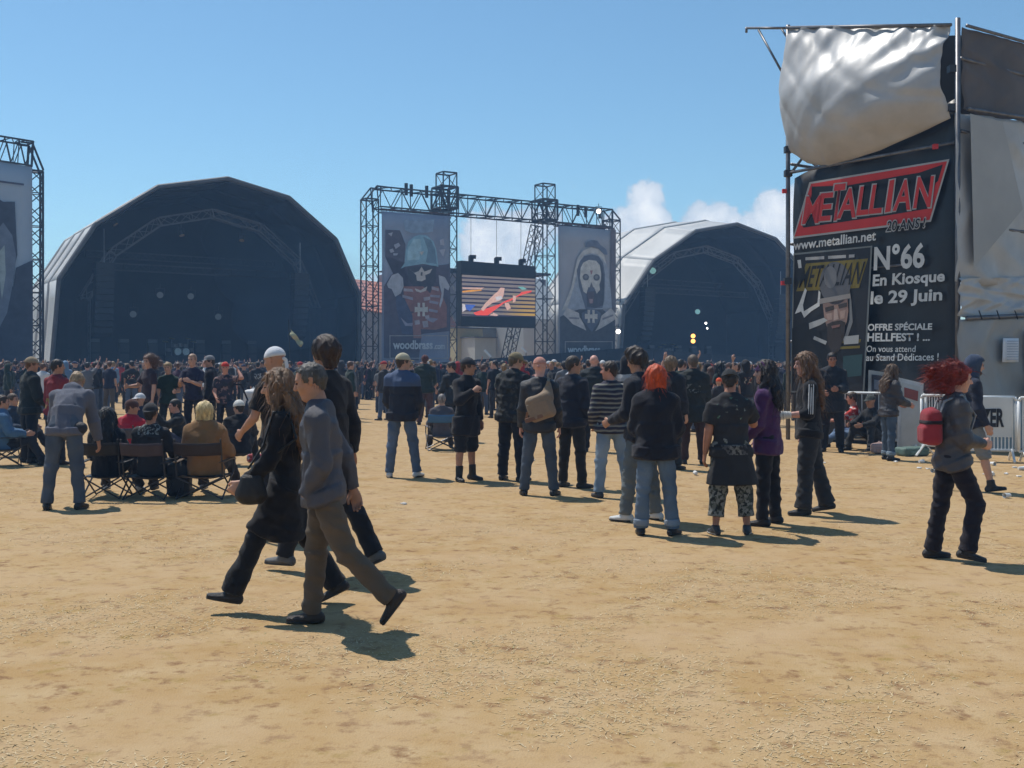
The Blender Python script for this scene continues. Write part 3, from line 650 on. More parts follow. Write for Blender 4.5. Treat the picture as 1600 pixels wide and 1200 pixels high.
def marquee(x0, x1, yr, ye, d, label, m, ang=GA, depth=6):
    P = at((x0+x1)/2, 570, d); P.z = 0; pl = Plane(P, ang); o = empty('marquee', P, ang, label, 'tent')
    a, b_ = pl.on(x0, ye), pl.on(x1, ye); h = a.z; hb = b_.z; ap = pl.on((x0+x1)/2, yr, -depth/2); bk = -pl.n*depth
    for nm, q in (('roof_panel', [a, b_, ap]), ('roof_panel', [b_, b_+bk, ap]), ('roof_panel', [b_+bk, a+bk, ap]), ('roof_panel', [a+bk, a, ap])):
        mb = MB(); mb.poly(q); mb.build(nm, m, o)
    for q in ([a, b_], [b_, b_+bk], [b_+bk, a+bk], [a+bk, a]):
        mb = MB(); mb.sheet([[q[0]-Vector((0,0,.05)), q[1]-Vector((0,0,.05))],[floor(q[0]), floor(q[1])]], (pl.n if q[0] is a else pl.n*.01), .02); mb.build('wall_panel', m, o)
    return o
marquee(818, 905, 428, 499, 104, 'white pointed tent behind the video screen and nun banner', mat('tent_white', (.66,.66,.64), .6, .06, .5))
marquee(752, 870, 500, 512, 108, 'low grey-green tent below the video screen', mat('tent_grey', (.19,.21,.22), .7, .15, .4), depth=5)
def container(x0, x1, y0, d, label, m, depth=3):
    P = at((x0+x1)/2, 570, d); P.z = 0; pl = Plane(P, GA); o = empty('site_cabin', P, GA, label, 'cabin')
    a, b_ = pl.on(x0, y0), pl.on(x1, y0); b_.z = a.z; w = (b_-a).length; R = Matrix.Rotation(GA, 3, 'Z'); c = (a+b_)/2
    MB().box(Vector((c.x,c.y,a.z/2))-pl.n*depth/2, (w,depth,a.z), R).build('cabin_body', m, o)
    MB().box(Vector((c.x,c.y,a.z+.06))-pl.n*depth/2, (w+.2,depth+.2,.12), R).build('cabin_roof', mat('cabin_roof', (.16,.16,.17), .7), o)
    MB().box(Vector((c.x,c.y,1.1))-pl.r*w*.2+pl.n*.03, (.9,.06,2.1), R).build('cabin_door', mat('cabin_door', (.3,.29,.26), .6), o)
    MB().box(Vector((c.x,c.y,1.6))+pl.r*w*.2+pl.n*.03, (1.1,.06,.9), R).build('cabin_window', mat('cabin_glass', (.05,.06,.07), .15, spec=.6), o)
container(713, 754, 513, 98, 'cream site cabin standing below the video screen', mat('cabin_cream', (.52,.46,.28), .7, .1, .6))
container(742, 775, 528, 96, 'white site cabin standing beside the cream cabin', mat('cabin_white', (.55,.55,.52), .7, .1, .6))
# black hoarding that closes the pit between and in front of the stages
def fence_line(p, q, h, label, name='crowd_screen'):
    p, q = Vector(p), Vector(q); n = int((q-p).length/2.4)+1; ang = math.atan2(q.y-p.y, q.x-p.x); o = empty(name, p, ang, label, 'fence'); nn = Vector((math.sin(ang), -math.cos(ang), 0))
    for k in range(n):
        a, b_ = p.lerp(q, k/n), p.lerp(q, (k+.985)/n); mb = MB(); mb.sheet([[a+Vector((0,0,h)), b_+Vector((0,0,h))],[a+Vector((0,0,.02)), b_+Vector((0,0,.02))]], nn, .06); mb.build('panel', lining, o)
a = PL0 + plL.r*(cxL-WL*.62) + plL.n*3; b_ = PR0 + plR.r*(cxR+WR*.6) + plR.n*3
fence_line(a, GP-gpl.r*3+gpl.n*3, 1.5, 'black pit fence in front of the nearer arched stage'); fence_line(GP+gpl.n*2.4, GQ+gpl.n*2.4, 1.5, 'black fence at the foot of the gantry'); fence_line(GQ+gpl.n*3, b_, 1.5, 'black pit fence in front of the farther arched stage')
# ------------------------------------------------------------------ scaffold tower with poster and silver tarpaulins
TL_ = at(1237, 570, 24.5); TR_ = at(1494, 570, 21.1); TA = math.atan2(TR_.y-TL_.y, TR_.x-TL_.x)
tpl = Plane((TL_.x, TL_.y, 0), TA)                       # poster face
cor = Vector((TR_.x, TR_.y, 0)); SA = TA+math.pi/2; rpl = Plane(cor, SA)        # the flank running away to the right
tow = empty('scaffold_tower', (TL_.x, TL_.y, 0), TA, 'tall tube scaffold tower carrying the black poster and silver tarpaulins', 'scaffold')
def T(px, py, off=0.0): return tpl.on(px, py, off)
def S(px, py, off=0.0): return rpl.on(px, py, off)
tube = mat('scaffold_tube', (.16,.16,.17), .45, .3, 5, metal=.6)
def post(p, ztop, nm='upright'): mb = MB(); mb.bar(Vector((p.x,p.y,0)), Vector((p.x,p.y,ztop)), .05, 8); return mb.build(nm, tube, tow, True)
zt0, zt1 = T(1236,44).z, T(1494,40).z; bkv = -tpl.n
pf = [T(1236,300), T(1494,300)]; wid = (pf[1]-pf[0]).length
post(pf[0]+tpl.n*.1, zt0+.05); post(pf[1]+tpl.n*.1+tpl.r*.1, zt1+.1); post(pf[0]+bkv*2.6, zt0-.2); post(pf[1]+bkv*2.6+tpl.r*.1, zt1); post(pf[1]+bkv*5.2+tpl.r*.1, zt1)
def rail(p, q, nm='ledger', r=.035): mb = MB(); mb.bar(p, q, r, 6); return mb.build(nm, tube, tow, True)
rail(T(1236,45,.16), T(1494,41,.16)); rail(T(1236,272,.16), T(1494,222,.0))
for py0, py1 in ((235,178),(430,404),(560,556)):
    rail(T(1236,py0,-.15), T(1494,py1,-.15))
for zz in (2.2, 4.4, 6.2, 8.2):
    rail(Vector((pf[0].x,pf[0].y,zz)), Vector((pf[0].x,pf[0].y,zz))+bkv*2.6); rail(Vector((pf[1].x,pf[1].y,min(zz,7.6)))+tpl.r*.1, Vector((pf[1].x,pf[1].y,min(zz,7.6)))+bkv*5.2+tpl.r*.1)
rail(Vector((pf[0].x,pf[0].y,6.0)), Vector((pf[0].x,pf[0].y,8.6))+bkv*2.6, 'brace'); rail(T(1236,232,-.2), T(1300,290,-.3), 'brace')
# outrigger arm at the top
rail(T(1171,45,.1), T(1236,45,.1), 'arm', .03); rail(T(1190,48,.1), T(1229,118,.1), 'arm_strut', .03); rail(T(1225,45,.1), T(1236,62,.1), 'arm_strut', .025); rail(T(1171,44,.1), T(1171,52,.1), 'arm_hook', .03)
for px, py in ((1238,235),(1238,272),(1237,440),(1494,170),(1495,110)): mb = MB(); mb.box(T(px,py,.14), (.16,.16,.14)); mb.build('coupler', dsteel, tow)
for px, py in ((1234,443),(1236,300),(1472,231)): mb = MB(); mb.box(T(px,py,.22), (.09,.09,.09)); mb.build('red_clip', mat('red_clip', (.55,.03,.03), .5), tow)
# black poster
poster = empty('poster', (TL_.x, TL_.y, 0), TA, 'huge black hanging poster for a metal magazine with red logo on the scaffold', 'poster')
def rip(u, w): return .05*math.sin(u*7+w*2)+.03*math.sin(w*11-u*3)+.02*math.sin(u*19+w*9)
PQ = [(1237,278),(1495,150),(1494,732),(1239,688)]
tl, tr, br, bl = [T(*q) for q in PQ]
G = [[(tl.lerp(tr, j/14).lerp(bl.lerp(br, j/14), i/20) + tpl.n*(rip(j/14, i/20)-.1)) for j in range(15)] for i in range(21)]
blackcloth = mat('poster_black', (.016,.016,.018), .42, .35, 1.2, spec=.35)
MB().sheet(G, tpl.n, .01).build('poster_cloth', blackcloth, poster, True)
Z5 = lambda x, y: (1220+x/3.0, 220+y/3.0)
def z5(l): return [Z5(*p) for p in l]
def tp(pts, k, c, a=1.0, nm='printed_shape'): return pic(z5(pts), .03+.004*k, mat('poster_'+c[0], c[1], .55, .1, 2), poster, nm, tpl)
RED = ('red', (.55,.035,.03)); GREY = ('grey', (.40,.39,.38)); BLK = ('ink_black', (.014,.013,.015)); GOLD = ('gold', (.20,.15,.025)); PWH = ('white', (.62,.62,.60))
tp([(138,195),(795,86),(708,380),(60,460)], 0, GREY); tp([(146,203),(784,97),(702,371),(69,450)], 1, RED)
tp([(150,215),(262,212),(275,228),(232,240),(150,248)], 2, BLK); tp([(296,214),(560,166),(655,150),(765,112),(742,190),(722,205),(296,240)], 2, BLK)
tp([(150,248),(290,228),(740,166),(700,318),(520,348),(112,408),(104,396),(148,262)], 2, BLK)
tp([(146,203),(784,97),(610,150),(300,207),(268,232),(250,204)], 3, RED)
letters = [('M',118,190,262,392),('E',186,246,248,380),('T',248,300,206,378),('A',282,366,226,366),('L',372,424,216,352),('L',430,486,208,345),('I',508,530,188,338),('A',544,622,186,330),('N',640,716,172,318)]
for ch, x0, x1, y0, y1 in letters:
    sh = .16*(y1-y0)
    q = lambda e: [Z5(x0+sh*.5-e, y0-e), Z5(x1+sh*.5+e, y0-e-6), Z5(x1-sh*.3+e, y1+e-6), Z5(x0-sh*.5-e, y1+e)]
    write(ch, q(6), tpl, .055, mat('poster_grey', GREY[1]), poster, 'letter', .035); write(ch, q(0), tpl, .062, mat('poster_red', RED[1]), poster, 'letter', .02)
write('20 ANS !', [Z5(508,372), Z5(694,356), Z5(686,412), Z5(500,432)], tpl, .068, mat('poster_grey', GREY[1]), poster, bold=.07); write('20 ANS !', [Z5(512,378), Z5(690,362), Z5(682,408), Z5(506,426)], tpl, .074, mat('poster_ink_black', BLK[1]), poster, bold=.015)
pw = mat('poster_white', PWH[1])
for txt, q, bd in (('www.metallian.net', [(66,470),(456,420),(452,468),(66,514)], .02), ('N\u00b066', [(446,492),(684,472),(680,596),(442,610)], .03), ('En Kiosque', [(440,628),(778,606),(774,676),(436,700)], .03), ('le 29 Juin', [(430,706),(766,690),(762,766),(426,786)], .03),
                   ('OFFRE SP\u00c9CIALE', [(416,850),(718,848),(716,886),(414,892)], .03), ('HELLFEST ! ...', [(414,900),(708,902),(706,938),(412,942)], .03), ('On vous attend', [(410,960),(640,960),(638,990),(408,990)], .008), ('au Stand D\u00e9dicaces !', [(408,1000),(748,994),(746,1030),(406,1032)], .012)):
    write(txt, [Z5(*p) for p in q], tpl, .05, pw, poster, bold=bd)
# the magazine cover printed on it
tp([(64,528),(434,492),(396,1180),(50,1180)], 1, ('cover_rim', (.20,.21,.20)), nm='cover'); tp([(70,536),(426,500),(389,1172),(56,1172)], 2, ('cover', (.022,.021,.024)), nm='cover')
tp([(124,576),(415,552),(372,690),(78,706)], 3, GOLD); 
write('METALLIAN', [Z5(112,590), Z5(404,566), Z5(372,672), Z5(90,690)], tpl, .052, mat('poster_ink_black', BLK[1]), poster, bold=.01); 
for x0, x1 in ((122,210),(228,312),(326,352)): tp([(x0,548-(x0-100)*.06),(x1,548-(x1-100)*.06),(x1,562-(x1-100)*.06),(x0,562-(x0-100)*.06)], 4, GREY)
tp([(84,560),(100,558),(104,596),(90,598)], 4, PWH)
tp(ell_px(262,668,73,100,28), 5, ('cap_grey', (.115,.115,.125))); tp(ell_px(240,640,30,52,20), 6, ('cap_light', (.17,.17,.18))); tp([(186,742),(334,716),(336,738),(190,766)], 7, ('cap_band', (.30,.27,.25)))
tp([(204,764),(320,742),(324,800),(316,850),(296,895),(262,920),(232,892),(212,840)], 5, ('face', (.33,.21,.17))); tp([(214,782),(256,772),(258,792),(218,804)], 6, ('face_dark', (.06,.045,.04))); tp([(276,768),(318,758),(318,778),(280,788)], 6, ('face_dark', (.06,.045,.04)))
tp([(258,790),(272,788),(280,836),(256,842)], 7, ('face_pale', (.46,.34,.29))); tp([(284,800),(312,792),(306,832),(288,836)], 6, ('cheek', (.42,.29,.24))); tp([(220,812),(246,806),(248,838),(228,842)], 6, ('cheek', (.42,.29,.24)))
tp([(226,860),(250,848),(290,842),(312,852),(306,920),(282,985),(252,1000),(228,950)], 8, ('beard', (.045,.034,.03))); tp([(246,868),(288,860),(284,872),(250,880)], 9, ('lip', (.22,.11,.09)))
tp([(74,812),(96,760),(122,690),(130,702),(112,770),(116,800),(180,760),(186,700),(194,712),(190,775),(150,800),(118,830),(104,800)], 7, PWH); tp([(140,855),(210,830),(228,842),(196,862),(142,884)], 7, ('white_grey', (.42,.42,.41))); tp([(165,915),(225,940),(218,956),(160,930)], 7, ('white_grey', (.42,.42,.41)))
tp([(330,700),(338,745),(345,850),(318,930),(306,920),(330,840)], 6, ('hair_grey', (.20,.20,.20))); tp([(60,880),(120,850),(190,900),(215,980),(250,1010),(240,1120),(60,1120)], 5, ('coat', (.014,.014,.016)))
tp([(300,918),(375,910),(372,950),(305,955)], 7, ('white_grey', (.42,.42,.41))); tp([(262,936),(384,930),(380,945),(262,950)], 6, GOLD); tp([(284,965),(380,960),(378,972),(284,977)], 7, GOLD); tp([(300,1010),(390,1000),(386,1100),(298,1110)], 6, ('teal_patch', (.03,.07,.075)))
# silver tarpaulin bellying out over the poster
silver = mat('silver_tarp', (.40,.40,.40), .48, .16, 1.2, spec=.7, metal=.0, bump=.14)
tarp = empty('tarpaulin', (TL_.x, TL_.y, 0), TA, 'shiny silver tarpaulin bellying out in the wind above the poster', 'tarpaulin')
top = [(1238,47),(1300,45),(1370,44),(1440,43),(1490,42)]; bot = [(1238,236),(1268,256),(1300,262),(1380,236),(1492,186)]
def interp(l, t):
    x = t*(len(l)-1); i = min(int(x), len(l)-2); f = x-i; return (l[i][0]*(1-f)+l[i+1][0]*f, l[i][1]*(1-f)+l[i+1][1]*f)
G = []; NU, NV = 72, 64
for i in range(NV+1):
    w = i/NV; row = []
    for j in range(NU+1):
        u = j/NU; a, b_ = interp(top, u), interp(bot, u)
        px = a[0]*(1-w)+b_[0]*w; py = a[1]*(1-w)+b_[1]*w
        left = -4*math.sin(math.pi*min(1, w*1.08))**1.2*(1-u)**2.5
        right = -6*math.sin(math.pi*min(1,max(0,(w-.06)/.8)))**1.0*u**5*(1 if w < .86 else 1)
        belly = 1.15*(math.sin(math.pi*w**1.25)**.8)*(math.sin(math.pi*(.04+.92*u))**.55)
        cr = .035*math.sin(9*u+26*w*u)*(1-w)**1.2 + .05*abs(math.sin((u*5+w*1.2)*math.pi))**6*(1-w)**2.2 - .045*abs(math.sin((u*9-w*3.1)*math.pi))**4*(1-w)**3 + .02*math.sin(14*w+5*u) + .010*math.sin(31*u+9*w)*(1-w)**1.5 + .014*abs(math.sin((u*6+w*3.5)*math.pi))*(.3+w*.7) - .028*abs(math.sin((u*2.6-w*3.1+.3)*math.pi))**10
        p = T(px+left+right, py, .12); row.append(p + tpl.n*(belly*.62+cr) )
    G.append(row)
MB().sheet(G, tpl.n, .006).build('tarp_sheet', silver, tarp, True)
mb = MB(); mb.tube([g_ for g_ in G[0]], .02, 4); mb.build('hem_rope', pvc_seam, tarp, kind='stuff')
# dark sheet added behind it so the opening into the tower looks shaded
mb = MB(); q = [T(1425,44,-.9), T(1493,42,-.9), T(1493,260,-.9), T(1380,275,-.9)]; mb.sheet([[q[0],q[1]],[q[3],q[2]]], tpl.n, .01); mb.build('shade_backing', lining, tow)
# flank: dark net above, silver tarps below
net = scrim('dark_net', (.085,.075,.075), (.14,.125,.122), .93, .6)
def crumple(pl, quad, off, m, parent, rp, seed, n=46):
    tl, tr, br, bl = [pl.on(x, y, off) for x, y in quad]; rr = random.Random(seed); ph = [rr.random()*6 for _ in range(8)]; G = []
    for i in range(n+1):
        row = []
        for j in range(n+1):
            u, w = j/n, i/n; x = u*3+.12*math.sin(w*9+ph[0]); p = tl.lerp(tr, u).lerp(bl.lerp(br, u), w)
            d = rp*(math.sin(x*4.2+w*2+ph[1])+.7*math.sin(x*9-w*6+ph[2])*(1-.6*w)+.9*(1-2*abs(math.sin(x*5.5+w*4.4+ph[3])))*.5+.5*(1-2*abs(math.sin(x*3-w*9+ph[4])))+.35*math.sin(x*23+w*8+ph[5]))
            sag = -.10*math.sin(math.pi*((u*3.0)%1.0))*w*w if i == n else 0
            row.append(p+pl.n*d*.75+Vector((0,0,sag)))
        G.append(row)
    return MB().sheet(G, pl.n, .008).build('sheet', m, parent, True)
fl = [('net', 'dark brown windbreak net on the upper flank of the scaffold', net, [(1497,44),(1720,108),(1720,214),(1497,172)], .03), ('tarpaulin', 'long silver-grey tarpaulin on the flank of the scaffold below the net', silver, [(1485,178),(1720,212),(1720,436),(1484,440)], .05),
      ('tarpaulin', 'pale silver tarpaulin strip sagging above the scaffold pipe', silver, [(1483,436),(1720,430),(1720,490),(1483,494)], .045), ('tarpaulin', 'grey tarpaulin wall behind the barriers with a paper notice', mat('grey_tarp', (.29,.29,.285), .5, .12, 1.0, spec=.4), [(1481,500),(1720,492),(1720,690),(1478,735)], .05)]
for k, (nm, lab, m, q, rp) in enumerate(fl):
    o = empty(nm, (cor.x, cor.y, 0), SA, lab, 'net' if nm == 'net' else 'tarpaulin'); crumple(rpl, q, .12+.05*k, m, o, rp, 20+k)
o = empty('tarpaulin', (cor.x, cor.y, 0), SA, 'painted triangle of shadow laid over the tarpaulin on the scaffold flank', 'tarpaulin'); 
mb = MB(); mb.poly([S(1494,182,.30), S(1542,196,.34), S(1572,330,.36), S(1500,420,.30)][::-1]); mb.build('sheet', mat('tarp_shadow', (.34,.34,.335), .45, .1, 1), o)  # shadow on the flank tarp, put in as a darker triangular sheet
rail(S(1489,498,.3), S(1720,488,.3), 'ledger', .045); rail(S(1494,174,.25), S(1720,208,.25), 'ledger', .04); rail(S(1496,44,.2), S(1720,106,.2), 'ledger', .035)
for px in (1506,1534,1562,1590): mb = MB(); mb.tube([S(px,486,.32), S(px+2,500,.36)], .012, 4); mb.build('tie', black, tow)
# papers on the grey wall
n1 = empty('paper_notice', S(1552,565,.3), SA, 'white paper notice with faint lines pinned on the grey tarpaulin', 'notice'); px_panel(rpl, [(1541,529),(1566,529),(1565,566),(1540,566)], .006, .36, 'sheet', mat('paper', (.72,.74,.78), .8, .05, 5), n1, 4, .008, 3)
for yy in range(533, 563, 4): pic([(1544,yy),(1562,yy),(1562,yy+1.3),(1544,yy+1.3)], .40, mat('faint_ink', (.42,.46,.55), .8), n1, 'text_line', rpl)
n2 = empty('band_poster', S(1600,600,.3), SA, 'white-edged poster with dark picture at the end of the grey tarpaulin', 'poster'); px_panel(rpl, [(1581,518),(1660,514),(1660,612),(1580,616)], .006, .36, 'sheet', mat('paper', (.72,.74,.78), .8, .05, 5), n2, 4, .012, 5)
pic([(1593,534),(1655,531),(1655,606),(1592,609)], .42, mat('picture_dark', (.05,.05,.075), .6, .4, 2), n2, 'picture', rpl); write('ALICE', [(1584,521),(1622,520),(1622,531),(1584,532)], rpl, .41, black, n2, bold=.03)

# ------------------------------------------------------------------ crowd barriers and framed boards by the tower
def barrier(p, q, label, sign=None):
    p, q = Vector(p), Vector(q); p.z = q.z = 0; ang = math.atan2(q.y-p.y, q.x-p.x); o = empty('crowd_barrier', p, ang, label, 'barrier', 'white crowd barriers'); nn = Vector((math.sin(ang), -math.cos(ang), 0)); h = 1.12
    up = lambda a, z: a+Vector((0,0,z))
    mb = MB(); mb.tube([up(p,.2), up(p,h-.06), up(p.lerp(q,.03),h), up(p.lerp(q,.97),h), up(q,h-.06), up(q,.2), up(p,.2)], .026, 8); mb.build('frame', tubw, o, True)
    n = 15
    for k in range(1, n): mb = MB(); mb.bar(up(p.lerp(q,k/n),.2), up(p.lerp(q,k/n),h), .011, 5); mb.build('bar', tubw, o)
    for t in (.08,.92):
        c = p.lerp(q, t); mb = MB(); mb.tube([up(c,.22), c+nn*.33+Vector((0,0,.02)), ], .022, 6); mb.tube([up(c,.22), c-nn*.33+Vector((0,0,.02))], .022, 6); mb.build('foot', tubw, o)
    return o, ang, nn
B1 = gnd(1312,700); B2 = gnd(1446,706)
barrier(B1, B2, 'white crowd barrier standing behind the seated pair before the black poster')
barrier(gnd(1440,712), gnd(1502,716), 'short white crowd barrier behind the red rucksack')
ob, ang, nn = barrier(gnd(1502,720), gnd(1588,722), 'white crowd barrier carrying the pale board lettered TZER')
barrier(gnd(1592,724), gnd(1690,726), 'white crowd barrier under the white-edged poster at the tarpaulin wall')
bp = Plane(gnd(1502,720), ang); sg = empty('sign_board', gnd(1540,721), ang, 'pale grey board lettered TZER hung on a white barrier', 'sign')
px_panel(bp, [(1490,619),(1581,621),(1580,683),(1490,682)], .02, .05, 'board', mat('board_pale', (.58,.60,.59), .6, .06, 2), sg, 1)
write('TZER', [(1522,639),(1569,638),(1568,667),(1522,667)], bp, .062, black, sg, bold=.04)
def leaning(px0, px1, y0, y1, d, slope, rim, inner, label, c2):
    P = at((px0+px1)/2, 570, d); P.z = 0; pl = Plane(P, math.radians(-22)); o = empty('framed_board', P, pl.a, label, 'board')
    px_panel(pl, [(px0,y0),(px1,y0+slope),(px1-3,y1),(px0-3,y1)], .04, 0, 'frame', rim, o, 1); px_panel(pl, [(px0+5,y0+7),(px1-5,y0+slope+5),(px1-8,y1-6),(px0+3,y1-6)], .01, .02, 'picture', inner, o, 1)
    pic([(px0+9,y0+15),(px1-8,y0+slope+12),(px1-9,y0+slope+28),(px0+9,y0+30)], .034, c2, o, 'printed_shape', pl)
leaning(1357,1398,578,712,21.6, 6, mat('frame_grey', (.34,.34,.33), .5), mat('board_dark', (.035,.035,.05), .5, .3, 3), 'dark grey-framed board leaning behind the barrier', mat('board_print', (.12,.15,.2), .6))
leaning(1404,1443,590,716,21.0, 9, mat('frame_white', (.55,.56,.56), .5), mat('board_light', (.46,.47,.46), .5, .1, 3), 'pale framed board with a red picture leaning behind the barrier', mat('board_red', (.24,.07,.06), .6, .3, 3))
# ------------------------------------------------------------------ soft shapes: blended lofts and ellipsoids, skinned into one surface
def npv(*a): return np.array(a if len(a) > 1 else a[0], float)
def unit(v): v = npv(v); return v/np.linalg.norm(v)
class Shape:
    def __init__(s): s.ops = []
    def put(s, fn, lo, hi, k, op='u'): s.ops.append((fn, npv(lo), npv(hi), k, op)); return s
    def loft(s, a, b, rx, ry=None, ts=None, fwd=(0,1,0), cap=None, off=None, k=.03, op='u'):
        a, b = npv(a), npv(b); L = max(1e-5, np.linalg.norm(b-a)); ax = (b-a)/L; fw = npv(fwd)
        if abs(np.dot(unit(fw), ax)) > .97: fw = npv(1,0,0) if abs(ax[0]) < .9 else npv(0,0,1)
        R = unit(np.cross(fw, ax)); F = np.cross(ax, R)
        rx = np.atleast_1d(npv(rx)) if np.ndim(rx) else npv([rx, rx]); ry = rx if ry is None else (npv(ry) if np.ndim(ry) else np.full(len(rx), float(ry)))
        ts = np.linspace(0, 1, len(rx)) if ts is None else npv(ts); off = np.zeros(len(rx)) if off is None else npv(off)
        rz = cap if cap is not None else None
        def fn(X, Y, Z):
            qx, qy, qz = X-a[0], Y-a[1], Z-a[2]
            t = (qx*ax[0]+qy*ax[1]+qz*ax[2])/L; tc = np.clip(t, 0, 1)
            x_ = np.interp(tc, ts, rx); y_ = np.interp(tc, ts, ry)
            ox = (qx*R[0]+qy*R[1]+qz*R[2])/x_; oy = (qx*F[0]+qy*F[1]+qz*F[2]-np.interp(tc, ts, off))/y_
            m = np.minimum(x_, y_); oz = (t-tc)*L/(m if rz is None else rz)
            return (np.sqrt(ox*ox+oy*oy+oz*oz)-1)*m
        mr = max(rx.max(), ry.max())+np.abs(off).max(); 
        return s.put(fn, np.minimum(a, b)-mr, np.maximum(a, b)+mr, k, op)
    def ell(s, c, r, fr=None, k=.02, op='u'):
        c = npv(c); r = npv(r) if np.ndim(r) else npv(r, r, r); fr = np.eye(3) if fr is None else npv(fr)
        def fn(X, Y, Z):
            q = (X-c[0], Y-c[1], Z-c[2]); e = 0
            for i in range(3): e = e + ((q[0]*fr[i][0]+q[1]*fr[i][1]+q[2]*fr[i][2])/r[i])**2
            return (np.sqrt(e)-1)*r.min()
        m = r.max(); return s.put(fn, c-m, c+m, k, op)
    def box(s, c, half, rnd=.02, fr=None, k=.02, op='u'):
        c = npv(c); half = npv(half); fr = np.eye(3) if fr is None else npv(fr)
        def fn(X, Y, Z):
            q = (X-c[0], Y-c[1], Z-c[2]); d = [np.abs(q[0]*fr[i][0]+q[1]*fr[i][1]+q[2]*fr[i][2])-(half[i]-rnd) for i in range(3)]
            return np.sqrt(sum(np.maximum(x, 0)**2 for x in d))+np.minimum(np.maximum(d[0], np.maximum(d[1], d[2])), 0)-rnd
        m = np.linalg.norm(half); return s.put(fn, c-m, c+m, k, op)
    def half(s, p, n, k=.006):
        """keep only the side that n points away from"""
        p, n = npv(p), unit(n)
        return s.put(lambda X, Y, Z: (X-p[0])*n[0]+(Y-p[1])*n[1]+(Z-p[2])*n[2], p-9, p+9, k, 'i')
    def mesh(s, h, rough=None):
        us = [o for o in s.ops if o[4] == 'u']; lo = np.min([o[1] for o in us], 0)-2.5*h-.02; hi = np.max([o[2] for o in us], 0)+2.5*h+.02
        n = np.ceil((hi-lo)/h).astype(int)+1; xs = [lo[i]+h*np.arange(n[i]) for i in range(3)]
        F = np.full(n, 1.0, np.float32)
        for fn, l, u, k, op in s.ops:
            m = k+2*h; i0 = np.clip(((l-m-lo)/h).astype(int), 0, n-1); i1 = np.clip(np.ceil((u+m-lo)/h).astype(int)+1, 1, n)
            if op == 'i': i0, i1 = np.zeros(3, int), n
            sl = tuple(slice(a, b) for a, b in zip(i0, i1))
            if any(a >= b for a, b in zip(i0, i1)): continue
            X, Y, Z = xs[0][sl[0]][:,None,None], xs[1][sl[1]][None,:,None], xs[2][sl[2]][None,None,:]
            d = fn(X, Y, Z); c = F[sl]
            if op == 'u': hh = np.clip(.5+.5*(d-c)/k, 0, 1); F[sl] = d*(1-hh)+c*hh-k*hh*(1-hh)
            else:
                if op == 'd': d = -d
                hh = np.clip(.5-.5*(d-c)/k, 0, 1); F[sl] = d*(1-hh)+c*hh+k*hh*(1-hh)
        if rough is not None:
            near = np.argwhere(np.abs(F) < .06)
            if len(near):
                P = lo+near*h; F[tuple(near.T)] += rough(P[:,0], P[:,1], P[:,2]).astype(np.float32)
        return surface_net(F, lo, h)
_CR = np.array([[0,0,0],[1,0,0],[0,1,0],[1,1,0],[0,0,1],[1,0,1],[0,1,1],[1,1,1]])
_ED = [(0,1),(2,3),(4,5),(6,7),(0,2),(1,3),(4,6),(5,7),(0,4),(1,5),(2,6),(3,7)]
def surface_net(F, lo, h):
    I = F < 0; n = np.array(F.shape); c = n-1
    cnt = np.zeros(c, np.int8)
    for d in _CR: cnt += I[d[0]:d[0]+c[0], d[1]:d[1]+c[1], d[2]:d[2]+c[2]]
    act = np.argwhere((cnt > 0) & (cnt < 8))
    if not len(act): return np.zeros((0,3)), np.zeros((0,4), int)
    idx = np.full(c, -1, np.int64); idx[tuple(act.T)] = np.arange(len(act))
    val = np.stack([F[tuple((act+d).T)] for d in _CR], 1); acc = np.zeros((len(act),3)); num = np.zeros(len(act))
    for a, b in _ED:
        va, vb = val[:,a], val[:,b]; m = (va < 0) != (vb < 0); t = np.where(m, va/np.where(m, va-vb, 1), 0)
        acc += np.where(m[:,None], _CR[a]+t[:,None]*(_CR[b]-_CR[a]), 0); num += m
    V = lo+h*(act+acc/num[:,None]); Q = []
    for ax in range(3):
        o1, o2 = [i for i in range(3) if i != ax]
        sl0 = [slice(None)]*3; sl1 = [slice(None)]*3; sl0[ax] = slice(0,-1); sl1[ax] = slice(1,None)
        a = np.argwhere(I[tuple(sl0)] != I[tuple(sl1)]); a = a[(a[:,o1] > 0) & (a[:,o2] > 0) & (a[:,o1] < c[o1]) & (a[:,o2] < c[o2])]
        if not len(a): continue
        e1 = np.zeros(3,int); e1[o1] = 1; e2 = np.zeros(3,int); e2[o2] = 1
        q = np.stack([idx[tuple((a-e1-e2).T)], idx[tuple((a-e2).T)], idx[tuple(a.T)], idx[tuple((a-e1).T)]], 1)
        ins = I[tuple(a.T)]; 
        if ax == 1: ins = ~ins
        q[~ins] = q[~ins][:,::-1]; Q.append(q)
    return V, np.concatenate(Q)
def to_mesh(name, parts):
    vs, qs, b = [], [], 0
    for V, Q in parts:
        if len(V): vs.append(V); qs.append(Q+b); b += len(V)
    V, Q = np.concatenate(vs), np.concatenate(qs); me = bpy.data.meshes.new(name)
    me.vertices.add(len(V)); me.vertices.foreach_set('co', V.reshape(-1)); me.loops.add(4*len(Q)); me.loops.foreach_set('vertex_index', Q.reshape(-1)); me.polygons.add(len(Q)); me.polygons.foreach_set('loop_start', np.arange(0,4*len(Q),4)); me.polygons.foreach_set('use_smooth', np.ones(len(Q), bool)); me.update(calc_edges=True); return me
